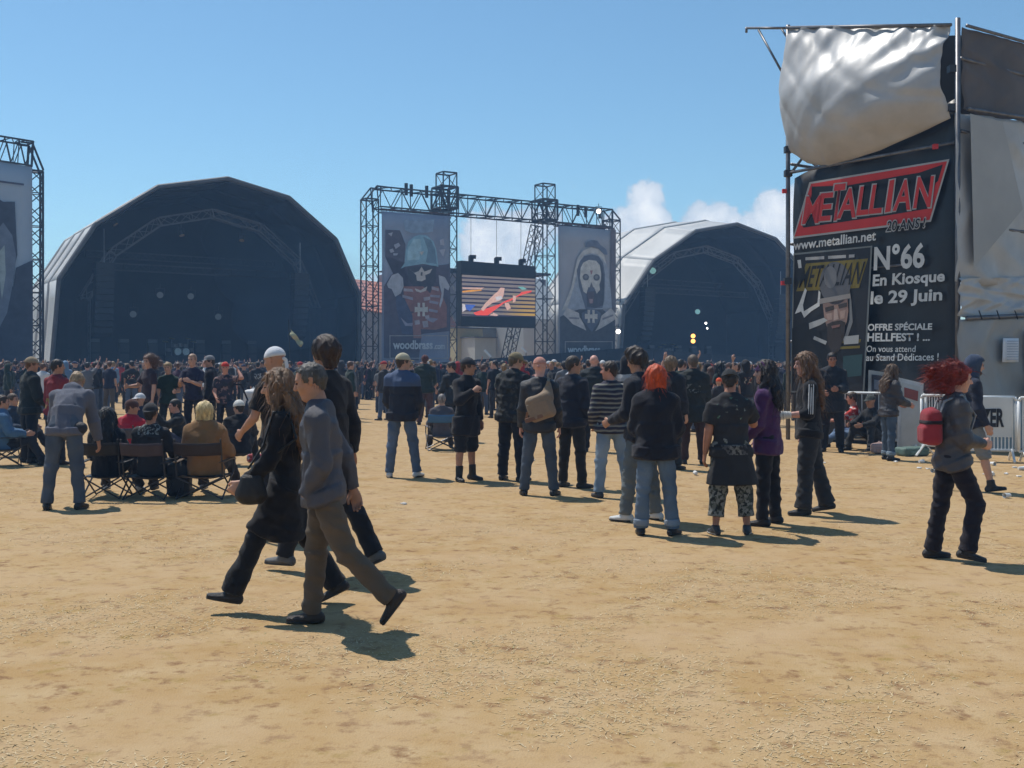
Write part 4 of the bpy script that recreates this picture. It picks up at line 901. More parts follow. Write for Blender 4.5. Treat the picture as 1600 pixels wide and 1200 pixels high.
def folds(amp, freq, seed, stretch=(1,1,.6)):
    r = np.random.default_rng(seed); D = r.normal(size=(6,3)); D /= np.linalg.norm(D, axis=1)[:,None]; D = D*npv(stretch)*freq*(.6+.9*r.random((6,1))); ph = r.random(6)*6.28
    def f(X, Y, Z):
        w = .35*np.sin(X*7+Z*5+ph[0])
        return amp*sum((-1.40+2*np.sqrt(np.abs(np.sin(.5*(X*D[i,0]+Y*D[i,1]+Z*D[i,2])+ph[i]+w*1.6))))*(1.0/(1+.3*i)) for i in range(6))/2.4
    return f
def strands(amp, freq, seed):
    r = np.random.default_rng(seed); ph = r.random(8)*6.28
    def f(X, Y, Z):
        th = np.arctan2(X, -Y+.12); wv = .25*np.sin(Z*16+ph[0])+.18*np.sin(Z*31+th*4+ph[1])
        return amp*(np.sin((th+wv*.5)*freq+ph[2])+.7*np.sin((th-wv*.6)*freq*2.1+ph[3])+.5*np.sin(Z*25+th*9+ph[4]))/2
    return f

# ------------------------------------------------------------------ figures
def rot_about(v, ax, a):
    ax = unit(ax); return v*math.cos(a)+np.cross(ax, v)*math.sin(a)+ax*np.dot(ax, v)*(1-math.cos(a))
rad = math.radians
def skeleton(p):
    """x right, y ahead, z up; every joint in metres, soles on z = 0"""
    s = p['H']/1.75; fem = p.get('fem', 0); J = {'s': s}
    lean, side, tw = rad(p.get('lean', 2)), rad(p.get('side', 0)), rad(p.get('twist', 0))
    P = npv(0,0,0)
    U1 = unit((math.sin(side*.5), math.sin(lean*.6), math.cos(lean*.6))); U = unit((math.sin(side), math.sin(lean), math.cos(lean)))
    C = P+U1*.23*s; S = C+U*.27*s
    R = unit(np.cross(npv(0,1,0), U)); R = rot_about(R, U, tw); Fw = np.cross(U, R)
    J.update(P=P, C=C, S=S, U=U, R=R, Fw=Fw, U1=U1)
    shw = (.148 if fem else .170)*s
    hd = p.get('head', (0,0,0)); hp, hy, hr = rad(hd[0]), rad(hd[1]), rad(hd[2] if len(hd) > 2 else 0)   # nod, turn (+ left), tilt
    Ub = unit(U*.7+npv(0,0,1)*.5); N0 = S+U*.01*s; N = S+Ub*.10*s
    Rh = rot_about(R, U, hy); Fh = np.cross(Ub, unit(Rh)); Fh = unit(Fh); Rh = unit(np.cross(Fh, Ub)); Uh = Ub
    Fh, Uh = rot_about(Fh, Rh, -hp), rot_about(Uh, Rh, -hp); Rh, Uh = rot_about(Rh, Fh, hr), rot_about(Uh, Fh, hr)
    J.update(N0=N0, N=N, Rh=Rh, Fh=Fh, Uh=Uh, Hc=N+Uh*.105*s+Fh*.018*s)
    for nm, sg in (('L',-1),('R',1)):
        sh = S+R*sg*shw-U*.050*s
        f, o, e, inw = [rad(x) for x in p.get('arm'+nm, (3,9,10,4))]
        def dirv(f, o): 
            d = npv(sg*math.sin(o), math.sin(f)*math.cos(o), -math.cos(f)*math.cos(o)); return unit(d[0]*R+d[1]*(Fw*.9+npv(0,1,0)*.1)+d[2]*(npv(0,0,1)*.65+U*.35))
        d1 = dirv(f, o); el = sh+d1*.285*s; d2 = dirv(f+e, o-inw); wr = el+d2*.25*s
        J['sh'+nm], J['el'+nm], J['wr'+nm], J['fd'+nm] = sh, el, wr, d2
        f, o, kb, fy, fp = [rad(x) for x in p.get('leg'+nm, (0,4,2,12,0))]
        hip = P+npv(sg*.092*s, 0, -.02*s)
        def ld(f, o): return npv(sg*math.sin(o), math.sin(f)*math.cos(o), -math.cos(f)*math.cos(o))
        kn = hip+ld(f,o)*.425*s; l2 = ld(f-kb, o*.8); an = kn+l2*.415*s
        fd = npv(sg*math.sin(fy)*math.cos(fp), math.cos(fy)*math.cos(fp), -math.sin(fp)); fu = unit(npv(0,0,1)-fd*fd[2]); 
        J['hip'+nm], J['kn'+nm], J['an'+nm], J['foot'+nm], J['fu'+nm] = hip, kn, an, fd, fu
    low = min(min((J['an'+n]-J['foot'+n]*.08*s-J['fu'+n]*.082*s)[2], (J['an'+n]+J['foot'+n]*.17*s-J['fu'+n]*.082*s)[2]) for n in 'LR')
    low = min(low, (P[2]-.13*s) if p.get('ground_sit') else low)
    up = npv(0,0,-low)
    for k in list(J):
        if k in ('P','C','S','N0','N','Hc') or k[:2] in ('sh','el','wr','hi','kn','an'): J[k] = J[k]+up
    return J
def build_hand(J, nm, sg, curl, size=1.0):
    s = J['s']*size; W, D = J['wr'+nm], J['fd'+nm]; R = J['R']
    nP = -sg*R; nP = unit(nP-D*np.dot(nP, D)) if abs(np.dot(nP, D)) < .9 else unit(npv(0,0,-1)-D*(-D[2]))
    A = np.cross(D, nP)*(-sg if True else 1)
    if np.dot(A, J['Fw']+npv(0,0,.6)) < 0: A = -A                 # thumb side: ahead / up
    sh = Shape(); sh.loft(W-D*.02*s, W+D*.09*s, npv(.026,.032,.041,.040)*s, npv(.020,.019,.017,.014)*s, fwd=nP, k=.012)
    for i, (o, ln) in enumerate(((.030,.072),(.010,.080),(-.010,.074),(-.029,.058))):
        k0 = W+D*(.088-.004*abs(i-1))*s+A*o*s; c = rad(curl*(1+.08*i)); a = k0
        for j, (f, r) in enumerate(((.45,.0095),(.32,.0088),(.25,.008))):
            d = unit(D*math.cos(c*(j+.6))+nP*math.sin(c*(j+.6))); b = a+d*ln*f*s; sh.loft(a, b, r*s, k=.004); a = b
    t0 = W+D*.028*s+A*.026*s; t1 = t0+unit(D*.7+A*.6+nP*.35)*.042*s; t2 = t1+unit(D*.9+A*.12+nP*.45)*.034*s
    sh.loft(t0, t1, npv(.014,.011)*s, k=.012); sh.loft(t1, t2, npv(.0105,.009)*s, k=.005); return sh
def head_shape(J, fem=0, beard=0):
    s = J['s']; Hc = J['Hc']; fr = [J['Rh'], J['Fh'], J['Uh']]
    q = lambda x, y, z: Hc+s*(x*fr[0]+y*fr[1]+z*fr[2])
    sh = Shape()
    sh.loft(J['N0']-J['U']*.04*s, q(0,-.012,-.03), npv(.066,.056,.055)*s*(.88 if fem else 1), npv(.062,.056,.06)*s*(.88 if fem else 1), fwd=J['Fw'], k=.02)
    sh.ell(q(0,-.012,.03), npv(.076,.097,.088)*s, fr, .02); sh.ell(q(0,.022,-.035), npv(.058,.070,.080)*s, fr, .03)
    sh.ell(q(0,.060,-.098), npv(.028,.026,.018)*s, fr, .025); sh.ell(q(.034,.048,-.02), npv(.028,.030,.030)*s, fr, .02); sh.ell(q(-.034,.048,-.02), npv(.028,.030,.030)*s, fr, .02)
    sh.loft(q(-.035,.078,.030), q(.035,.078,.030), .011*s, k=.014)
    for x in (-.031,.031): sh.ell(q(x,.096,.012), npv(.017,.014,.011)*s, fr, .012, 'd')
    sh.loft(q(0,.086,.022), q(0,.110,-.020), npv(.0075,.0125)*s, k=.008); sh.ell(q(.010,.098,-.024), .0085*s, fr, .006); sh.ell(q(-.010,.098,-.024), .0085*s, fr, .006)
    sh.loft(q(-.020,.083,-.054), q(.020,.083,-.054), npv(.004,.0075,.004)*s, k=.006); sh.loft(q(-.017,.083,-.066), q(.017,.083,-.066), npv(.004,.008,.004)*s, k=.006); sh.loft(q(-.024,.094,-.0600), q(.024,.094,-.0600), .0028*s, k=.004, op='d')
    for x in (-1,1): sh.loft(q(x*.076,-.012,-.022), q(x*.084,-.020,.022), npv(.012,.017)*s, npv(.007,.006)*s, fwd=fr[0], k=.008); sh.ell(q(x*.090,-.012,.008), npv(.008,.010,.013)*s, fr, .006, 'd')
    return sh, q, fr
def cranium(sh, q, s, fr, grow, k=.02, back=0.0): return sh.ell(q(0,-.014-back,.032), npv(.076+grow,.097+grow+back,.088+grow)*s, fr, k)
def build_hair(J, style, seed=0):
    s = J['s']; _, q, fr = head_shape(J); sh = Shape(); h = .0085; ro = strands(.005, 26, seed); U = J['U']; Fw = J['Fw']
    face = lambda y=.052, z=-.06, hz=.105: sh.box(q(0,y+.10,z), npv(.085,.10,hz)*s, .03*s, fr, .018, 'd')
    if style == 'short':
        cranium(sh, q, s, fr, .010); sh.loft(q(0,-.085,.0), q(0,-.068,-.065), npv(.06,.045)*s, npv(.03,.022)*s, fwd=fr[1], k=.02); face(.050,-.030,.085); sh.box(q(0,.06,-.06), npv(.12,.09,.045)*s, .02, fr, .01, 'd'); ro = strands(.004, 34, seed)
    elif style == 'thin':
        cranium(sh, q, s, fr, .006); sh.loft(q(0,-.085,.0), q(0,-.066,-.06), npv(.055,.042)*s, npv(.028,.02)*s, fwd=fr[1], k=.02); face(.040,-.02,.10); sh.box(q(0,.075,-.06), npv(.12,.09,.05)*s, .02, fr, .01, 'd')
    elif style == 'tuft':                                    # thick, standing up
        cranium(sh, q, s, fr, .020); sh.ell(q(0,.02,.10), npv(.075,.095,.06)*s, fr, .03); sh.loft(q(0,-.085,.0), q(0,-.07,-.08), npv(.07,.05)*s, npv(.035,.025)*s, fwd=fr[1], k=.02); face(.055,-.035,.08); ro = folds(.013, 75, seed, (1,1,1))
    elif style == 'thick':
        cranium(sh, q, s, fr, .022, back=.008); sh.loft(q(0,-.085,.03), q(0,-.075,-.085), npv(.082,.066)*s, npv(.042,.035)*s, fwd=fr[1], k=.025); face(.055,-.035,.085); ro = strands(.008, 22, seed)
    elif style == 'bob':
        cranium(sh, q, s, fr, .026, back=.006); sh.loft(q(0,-.045,.03), q(0,-.035,-.115), npv(.100,.108,.100)*s, npv(.068,.075,.066)*s, fwd=fr[1], k=.025); face(.040,-.04,.10); ro = strands(.007, 22, seed)
    elif style in ('long', 'verylong'):
        ln = .30 if style == 'long' else .40
        cranium(sh, q, s, fr, .022, back=.004); a = q(0,-.05,.02); b = J['S']+J['U']*.00*s-Fw*.105*s; c = J['S']-J['U']*(ln-.12)*s-Fw*.135*s
        sh.loft(a, b, npv(.098,.112,.125)*s, npv(.065,.070,.062)*s, fwd=Fw, k=.03); sh.loft(b, c, npv(.125,.135,.085)*s, npv(.058,.052,.030)*s, fwd=Fw, k=.03)
        for sg in (-1,1): sh.loft(q(sg*.075,.0,.03), J['S']+J['R']*sg*.105*s+Fw*.035*s-U*.06*s, npv(.035,.045,.034)*s, npv(.045,.045,.034)*s, fwd=Fw, k=.03)
        face(.058,-.035,.095); ro = strands(.011, 20, seed)
    elif style == 'big':                                     # full, wind-blown to the back
        cranium(sh, q, s, fr, .024, back=.012); 
        for dx, dy, dz, r in ((0,-.12,.03,.075),(.03,-.16,.05,.05),(-.03,-.18,.02,.05),(0,-.13,-.06,.075),(.04,-.08,-.11,.05),(-.05,-.09,-.11,.05),(0,-.22,.0,.04),(.0,-.26,-.02,.028),(.02,-.25,.04,.025),(.0,-.04,.09,.06)): sh.ell(q(dx,dy,dz), r*s, None, .03)
        face(.050,-.04,.10); ro = folds(.015, 62, seed, (1,1,1))
    return sh.mesh(h, ro)
def add_strays(me, J, n, seed, length=.3, blow=None):
    """loose single locks over a head of long hair, so the outline is not smooth"""
    r = np.random.default_rng(seed); s = J['s']; vs, fs = [], []; co = np.empty(len(me.vertices)*3); me.vertices.foreach_get('co', co); co = co.reshape(-1,3); nm = np.empty(len(co)*3); me.vertices.foreach_get('normal', nm); nm = nm.reshape(-1,3)
    for i in r.integers(0, len(co), n):
        p = co[i]-nm[i]*.004; d = nm[i]*.5+(npv(0,0,-1)*.9 if blow is None else blow)+r.normal(size=3)*.35; L = length*(.3+.7*r.random()); w = unit(np.cross(d, nm[i]+1e-4))*.0022; b = len(vs)
        for j in range(5):
            t = j/4; pt = p+unit(d)*L*t+npv(0,0,-1)*L*.35*t*t+nm[i]*L*.12*math.sin(3*t); vs += [pt-w*(1-t*.8), pt+w*(1-t*.8)]
        for j in range(4): fs.append((b+2*j, b+2*j+1, b+2*j+3, b+2*j+2))
    m2 = bpy.data.meshes.new('strays'); m2.from_pydata([tuple(v) for v in vs], [], fs); return m2
def person(p, proto=False):
    """one figure: Empty at the feet > body, garments, shoes, hair, headgear"""
    J = skeleton(p); s = J['s']; Q = p.get('q', 1.0); seed = p.get('seed', int(abs(p['px'])*7+p['py'])%997); fem = p.get('fem', 0); b = p.get('build', 1.0)
    if 'loc' in p: loc = Vector(p['loc'])
    else: loc = gnd(p['px'], p['py']); loc.z = 0
    o = empty('person', loc, rad(p.get('yaw', 0)), p['label'], 'person', p.get('group'))
    U, U1, R, Fw, P, C, S = [J[k] for k in ('U','U1','R','Fw','P','C','S')]
    # --- body, one surface
    bd = Shape(); f = .93
    bd.loft(P+U1*.04*s, C, npv(.12,.15,.135,.125)*s*f*b, npv(.10,.105,.09,.088)*s*f*b, k=.04); bd.loft(C, S, npv(.125,.15,.155,.10)*s*f*b, npv(.088,.10,.095,.06)*s*f*b, fwd=Fw, k=.04)
    bd.loft(S-U*.01*s, J['N'], npv(.085,.056)*s, npv(.065,.055)*s, fwd=Fw, k=.05)
    ab = p.get('arm_build', 1.0)
    for n, sg in (('L',-1),('R',1)):
        bd.loft(S+R*sg*.06*s-U*.02*s, J['sh'+n], npv(.055,.052)*s, k=.03); bd.loft(J['sh'+n], J['el'+n], npv(.050,.047,.040)*s*ab, k=.025); bd.loft(J['el'+n], J['wr'+n], npv(.040,.042,.034,.026)*s*ab, k=.02)
        bd.loft(J['hip'+n], J['kn'+n], npv(.078,.072,.052)*s, k=.04); bd.loft(J['kn'+n], J['an'+n], npv(.050,.056,.046,.034)*s, off=[0,-.012*s,-.006*s,0], k=.03)
        bd.loft(J['an'+n]-J['foot'+n]*.05*s-J['fu'+n]*.05*s, J['an'+n]+J['foot'+n]*.15*s-J['fu'+n]*.06*s, npv(.026,.03,.034,.022)*s, npv(.026,.026,.02,.012)*s, fwd=J['fu'+n], k=.03)
    hs, q, fr = head_shape(J, fem)
    parts = [bd.mesh(.021*Q), hs.mesh(.0068*Q)]
    for n, sg in (('L',-1),('R',1)):
        if p.get('hide'+n): continue
        parts.append(build_hand(J, n, sg, p.get('curl'+n, 24)).mesh(.0052*Q))
    tone = p.get('skin', (.50,.29,.20)); link('body', to_mesh('body', parts), skin(tone), o)
    if not proto:
        for x in (-.031,.031):
            e = Shape(); e.ell(q(x,.0855,.0125), npv(.0125,.0085,.0062)*s, fr); link('eye', to_mesh('eye', [e.mesh(.0028)]), mat('eye_dark', (.035,.028,.024), .3, .1, 9), o)
            e = Shape(); e.loft(q(x-.017,.0905,.030), q(x+.017,.0905,.0305), npv(.003,.0042,.003)*s); link('eyebrow', to_mesh('eyebrow', [e.mesh(.003)]), hairmat(p.get('brow', (.05,.035,.025))), o)
    # --- trousers or shorts
    tr = p.get('legs', ('trousers', (.02,.02,.022), 'cloth')); kind = tr[0]; wd = p.get('leg_w', 1.0); fl = p.get('flare', 1.0)
    T_ = Shape(); T_.loft(P-npv(0,0,.07)*s, P+U1*.13*s, npv(.135,.172,.165,.15)*s*b, npv(.10,.125,.118,.105)*s*b, k=.05, cap=.05)
    for n, sg in (('L',-1),('R',1)):
        h_, k_, a_ = J['hip'+n], J['kn'+n], J['an'+n]; end = {'trousers': 1.02, 'cropped': .72, 'shorts': None, 'kneeshorts': .18}[kind]
        if kind == 'shorts': T_.loft(h_, h_*.12+k_*.88, npv(.095,.1,.098)*s*wd, k=.05, cap=.008)
        else:
            T_.loft(h_, k_, npv(.088,.092,.074)*s*wd, npv(.094,.095,.076)*s*wd, k=.05); e_ = k_+(a_-k_)*end
            T_.loft(k_, e_, npv(.073,.072,.066*fl,.068*fl)*s*wd, npv(.074,.074,.068*fl,.072*fl)*s*wd, off=[0,-.008*s,0,.004*s], k=.04, cap=.008)
    m_ = tr[1] if isinstance(tr[1], bpy.types.Material) else fabric(tr[1], tr[2])
    link('trousers' if kind in ('trousers','cropped') else 'shorts', to_mesh('trousers', [T_.mesh(.0145*Q, folds(.012, 50, seed+3, (.8,.8,1.5)))]), m_, o)
    if p.get('cuff'):                                          # rolled trouser ends
        for n in 'LR':
            c = Shape(); a = J['an'+n]; k_ = J['kn'+n]; d = unit(a-k_); c.loft(a-d*.085*s, a-d*.02*s, .081*s*wd, .084*s*wd, k=.01, cap=.008); link('turn_up', to_mesh('turn_up', [c.mesh(.012)]), fabric(p['cuff'], 'denim'), o)
    # --- shoes
    sc = p.get('shoe', (.016,.015,.015)); boot = p.get('boot', 0)
    for n in 'LR':
        a, fd, fu = J['an'+n], J['foot'+n], J['fu'+n]; z = Shape()
        z.loft(a-fd*.055*s-fu*.045*s, a+fd*.155*s-fu*.055*s, npv(.036,.039,.046,.045,.03)*s, npv(.042,.046,.036,.028,.02)*s, fwd=fu, k=.02); z.loft(a-fu*.05*s, a+(J['kn'+n]-a)*(.04+boot), npv(.046,.045+.012*(boot>.1))*s, npv(.056,.05)*s, fwd=fd, k=.025, cap=.01); z.half(a-fu*.080*s, -fu)
        sh_o = link('shoe', to_mesh('shoe', [z.mesh(.0095*Q)]), fabric(sc, 'leather'), o)
        if not proto:
            t = Shape(); t.loft(a-fd*.058*s-fu*.066*s, a+fd*.162*s-fu*.068*s, npv(.038,.041,.049,.047,.03)*s, .014*s, fwd=fu, k=.01); t.half(a-fu*.083*s, -fu); link('sole', to_mesh('sole', [t.mesh(.0095*Q)]), fabric(p.get('sole', (.025,.024,.023)), 'leather'), sh_o)
    # --- upper garment
    tp_ = p.get('top', ('jacket', (.02,.02,.024), 'cloth')); kind = tp_[0]; bulk = p.get('bulk', 1.0)*b
    G_ = Shape(); lo = {'jacket': .13, 'tshirt': .10, 'hoodie': .12, 'coat': .36, 'longcoat': .5, 'sweater': .11}[kind] + p.get('hem', 0); thick = {'tshirt': .010, 'sweater': .016, 'hoodie': .022, 'jacket': .026, 'coat': .024, 'longcoat': .022}[kind]*bulk
    hemc = P+(npv(0,.0,-1)*lo*s if not p.get('seated') else -U1*min(lo,.08)*s); fl2 = p.get('skirt', 1.0)
    G_.loft(hemc, C, npv((.166+thick)*fl2,.166+thick,.150+thick,.140+thick)*s*b, npv((.126+thick)*fl2,.128+thick,.110+thick,.102+thick)*s*b, fwd=Fw, k=.05, cap=.012)
    G_.loft(C, S, npv(.142+thick,.158+thick,.160+thick,.088+thick)*s*b*(.93 if fem else 1), npv(.102+thick,.115+thick,.108+thick,.068+thick)*s*b, ts=[0,.35,.7,1.02], fwd=Fw, k=.05)
    if not p.get('seated'):
        for n in 'LR': G_.loft(J['hip'+n], J['hip'+n]+(J['kn'+n]-J['hip'+n])*max(.05, min(.95,(lo-.04)/.42)), (.092+thick)*s*b*min(wd,1.1), (.098+thick)*s*b*min(wd,1.1), k=.06, cap=.012)
    if fem: G_.ell(S-U*.15*s+Fw*.085*s, npv(.115,.055,.065)*s, [R,Fw,U], .04)
    sl = p.get('sleeve', 'short' if kind == 'tshirt' else 'long'); st = thick*.9
    for n, sg in (('L',-1),('R',1)):
        G_.loft(S+R*sg*.045*s-U*.018*s, J['sh'+n], npv(.058+st,.054+st)*s, k=.05)
        if sl == 'none': continue
        e_ = J['el'+n]; 
        if sl == 'short': G_.loft(J['sh'+n], J['sh'+n]*.25+e_*.75, npv(.062+st,.066+st,.068+st)*s*ab, k=.04, cap=.006)
        else:
            G_.loft(J['sh'+n], e_, npv(.054+st,.051+st,.046+st)*s*ab, k=.04)
            w = J['wr'+n] if sl == 'long' else e_*.55+J['wr'+n]*.45
            G_.loft(e_, w, npv(.049+st,.048+st,.040+st*.8,.037+st*.6)*s*ab, k=.035, cap=.006)
    if kind in ('jacket','coat','longcoat'): G_.loft(S-U*.02*s-Fw*.01*s, S+unit(U*.8+npv(0,0,.4))*.065*s-Fw*.006*s, npv(.10,.078,.074)*s, npv(.09,.076,.074)*s, fwd=Fw, k=.03, cap=.012)
    elif kind in ('hoodie',) and not p.get('hood'): G_.ell(S+U*.015*s-Fw*.085*s, npv(.10,.05,.065)*s, [R,Fw,U], .03); G_.loft(S, S+U*.04*s, npv(.09,.08)*s, npv(.085,.08)*s, fwd=Fw, k=.03)
    else: G_.loft(S-U*.02*s, S+U*.022*s, npv(.09,.066)*s, npv(.078,.066)*s, fwd=Fw, k=.03, cap=.006)
    m_ = tp_[1] if isinstance(tp_[1], bpy.types.Material) else fabric(tp_[1], tp_[2])
    ga = link({'tshirt': 't_shirt', 'longcoat': 'coat'}.get(kind, kind), to_mesh('top', [G_.mesh(.0135*Q, folds({'tshirt': .009, 'sweater': .010}.get(kind, .0125), 46, seed, (1,1,1.2)))]), m_, o)
    if p.get('hood'):
        k = Shape(); cranium(k, q, s, fr, .030, .03); k.loft(q(0,-.03,-.02), S-Fw*.02*s+U*.02*s, npv(.105,.11,.12)*s, npv(.115,.11,.10)*s, fwd=fr[1], k=.04); k.box(q(0,.16,-.03), npv(.070,.12,.098)*s, .03*s, fr, .02, 'd'); k.loft(q(0,.02,-.01), q(0,.2,-.02), .07*s, k=.02, op='d')
        link('hood', to_mesh('hood', [k.mesh(.0105*Q, folds(.006, 40, seed+9))]), fabric(p['hood'], 'cloth'), o)
    for i, pt in enumerate(p.get('patch', ())):                # yokes, stripes and other pieces laid on the garment: (a, b, rx, ry, colour, name)
        k = Shape(); k.loft(*[npv(x) for x in pt[:2]], npv(pt[2])*s, npv(pt[3])*s, fwd=Fw, k=.02, cap=.01); link(pt[5], to_mesh('p', [k.mesh(.011*Q)]), fabric(pt[4], 'cloth'), o)
    # --- hair and headgear
    hr = p.get('hair')
    if hr:
        V_, Q_ = build_hair(J, hr[0], seed); me = to_mesh('hair', [(V_, Q_)]); ho = link('hair', me, hairmat(hr[1]), o)
        if not proto: m2 = add_strays(me, J, {'big': 1700, 'long': 420, 'verylong': 420}.get(hr[0], 260), seed, {'big': .13, 'long': .22, 'verylong': .22, 'bob': .11, 'tuft': .07}.get(hr[0], .035), -J['Fw']*1.0+J['U']*.05 if hr[0] == 'big' else None); link('loose_hair', m2, hairmat(hr[1]), ho)['kind'] = 'stuff'
    if p.get('beard'):
        k = Shape(); k.ell(q(0,.045,-.085), npv(.058,.055,.046)*s, fr, .02); k.box(q(0,.12,-.045), npv(.03,.05,.022)*s, .01, fr, .01, 'd'); link('beard', to_mesh('beard', [k.mesh(.0085, strands(.004, 30, seed))]), hairmat(p['beard']), o)
    cp = p.get('cap')
    if cp:
        k = Shape(); kind = cp[0]
        if kind == 'cap':
            cranium(k, q, s, fr, .017); k.box(q(0,0,-.075), npv(.2,.2,.106)*s, .01, fr, .008, 'd'); yb = cp[2] if len(cp) > 2 else 1     # yb -1: worn back to front
            k.loft(q(0,.055*yb,.040), q(0,.165*yb,.026), npv(.078,.074,.045)*s, npv(.012,.007,.006)*s, fwd=fr[2], k=.012)
        elif kind == 'bandana':
            cranium(k, q, s, fr, .012); k.box(q(0,.03,-.085), npv(.2,.2,.115)*s, .01, fr, .01, 'd'); k.ell(q(0,-.115,.0), npv(.022,.02,.018)*s, fr, .01)
            if len(cp) > 2: k.loft(q(.02,-.12,.0), J['S']-Fw*.12*s-U*.06*s+R*.03*s, npv(.020,.030,.026)*s, npv(.008,.008,.006)*s, fwd=Fw, k=.01)
        elif kind == 'wool':
            cranium(k, q, s, fr, .018); k.box(q(0,.03,-.07), npv(.2,.2,.085)*s, .01, fr, .01, 'd')
        elif kind == 'brimhat':
            k.ell(q(0,-.01,.075), npv(.085,.10,.06)*s, fr, .02); k.loft(q(0,-.01,.045), q(0,-.01,.058), npv(.15,.15)*s, npv(.165,.165)*s, fwd=fr[1], k=.01, cap=.01)
        link({'cap': 'cap', 'bandana': 'bandana', 'wool': 'hat', 'brimhat': 'hat'}[kind], to_mesh('cap', [k.mesh(.0085*Q, folds(.003, 60, seed+5))]), fabric(cp[1], 'cloth'), o)
    return o, J
def wp(o, v):
    """figure coordinates -> world"""
    a = o.rotation_euler.z; return npv(o.location.x+v[0]*math.cos(a)-v[1]*math.sin(a), o.location.y+v[0]*math.sin(a)+v[1]*math.cos(a), o.location.z+v[2])
# ------------------------------------------------------------------ the people who stand out
def Hof(py, top, extra=.0):
    d = CAMH*FPX/(py-HY); return CAMH+(HY-top)*d/FPX-extra
BLK_ = (.014,.014,.017); NAVY = (.016,.019,.038); DEN = (.075,.11,.17); DEND = (.035,.05,.085); DENL = (.17,.23,.30); GRY = (.085,.085,.10); BRN = (.055,.032,.018)
LIGHT = (.52,.31,.22); TAN = (.42,.23,.15); PINK = (.60,.34,.27)
MEN = {}
def add(key, **p):
    if 'top_px' in p and 'H' not in p: p['H'] = Hof(p['py'], p['top_px'], p.pop('extra', .0))
    MEN[key] = person(p); return MEN[key]
def extra(key, nm, m, fn, h=.011, rough=None):
    o, J = MEN[key]; k = Shape(); fn(k, J, J['s']); return link(nm, to_mesh(nm, [k.mesh(h, rough)]), m, o)

add('grey', px=506, py=981, H=1.69, yaw=93, lean=5, head=(15,0,0), legL=(-21,3,24,5,52), legR=(9,3,5,5,0), armL=(-8,9,42,22), armR=(-26,8,12,4), hideL=1, skin=TAN,
    top=('jacket', (.062,.062,.078), 'nylon'), bulk=.85, hem=-.01, legs=('trousers', (.105,.08,.056), 'cloth'), leg_w=.98, shoe=(.03,.02,.014), hair=('thin', (.075,.068,.062)), label='man in grey jacket and brown trousers walking with bowed head')
add('longhair', px=447, py=950, H=1.64, fem=1, yaw=95, lean=4, head=(6,6,0), legL=(29,3,6,4,-12), legR=(-20,3,10,4,26), armL=(14,12,40,12), armR=(-10,8,15,4), curlL=55,
    top=('coat', (.013,.012,.014), 'cloth'), skirt=1.06, hem=.06, build=.9, bulk=.8, legs=('trousers', (.012,.012,.014), 'cloth'), flare=1.25, hair=('verylong', (.17,.095,.05)), shoe=(.02,.018,.018), label='woman with long brown hair in black coat walking beside the man in grey')
add('tall', px=512, py=893, H=1.90, yaw=62, lean=2, head=(0,-20,0), legL=(24,4,8,6,0), legR=(-16,4,14,6,24), armL=(10,10,30,8), armR=(-6,20,16,4), skin=TAN,
    top=('jacket', (.014,.014,.018), 'cloth'), bulk=1.1, sleeve='long', legs=('trousers', (.014,.014,.017), 'cloth'), shoe=(.10,.095,.09), hair=('thick', (.03,.016,.012)), label='tall man with thick dark hair in black jacket passing behind the man in grey')
add('bandana', px=436, py=840, top_px=545, yaw=55, lean=3, head=(8,10,0), armL=(14,12,44,20), armR=(8,12,40,20), skin=TAN, top=('tshirt', (.012,.012,.014), 'cloth'), bulk=1.4, build=1.05, legs=('trousers', (.016,.016,.02), 'cloth'), cap=('bandana', (.62,.63,.66), 1), label='man in black T-shirt with knotted white bandana tails down his back')
# --- the row in the middle
yoke = printed((.014,.016,.026), (.055,.085,.16), (-1,-1,1.36), (1,1,2.2), 3, -.5)
add('cream', px=628, py=746, top_px=553, extra=.01, yaw=-8, head=(2,-50,0), legL=(-2,6,2,14,0), legR=(4,9,4,20,0), armL=(12,10,30,22), armR=(10,10,26,20), top=('jacket', yoke, ''), bulk=1.5, legs=('trousers', DEN, 'denim'), shoe=(.55,.54,.52), hair=('short', BRN), cap=('cap', (.42,.38,.27)), label='man in navy jacket with blue shoulders, jeans and cream cap')
add('shorts', px=728, py=751, top_px=560, extra=.01, yaw=-130, head=(4,34,0), legL=(0,5,2,10,0), legR=(3,6,3,26,0), armR=(26,24,112,62), armL=(0,10,14,6), curlR=50, top=('coat', (.016,.015,.018), 'cloth'), hem=-.06, bulk=1.2, legs=('kneeshorts', (.015,.015,.017), 'cloth'), leg_w=1.18, boot=.3, hair=('short', BRN), cap=('cap', (.03,.032,.04)), skin=TAN, label='man in black knee-length shorts and boots with a hand raised to his chest')
camj = blotch('dark_camo', [(.02,.022,.022), (.045,.045,.042), (.012,.013,.016)], 9)
add('tancap', px=800, py=751, top_px=551, extra=.01, yaw=-30, lean=4, head=(16,-30,0), legL=(2,5,3,10,0), legR=(-2,6,2,20,0), armL=(10,8,24,20), armR=(4,10,16,6), top=('jacket', camj, ''), bulk=1.5, build=1.06, legs=('trousers', (.016,.017,.024), 'cloth'), leg_w=1.1, hair=('short', (.10,.07,.04)), cap=('cap', (.21,.17,.10)), label='man in tan cap and dark camouflage jacket looking down')
add('satchel', px=843, py=774, top_px=560, yaw=-4, head=(3,-8,0), legL=(0,8,2,14,0), legR=(0,7,2,22,0), armL=(3,10,16,4), armR=(3,10,16,4), skin=PINK, top=('jacket', (.02,.02,.024), 'leather'), bulk=.9, legs=('trousers', (.055,.072,.098), 'denim'), label='bald man in black leather jacket and jeans, a tan satchel on his back', cap=('bandana', (.46,.22,.17)))
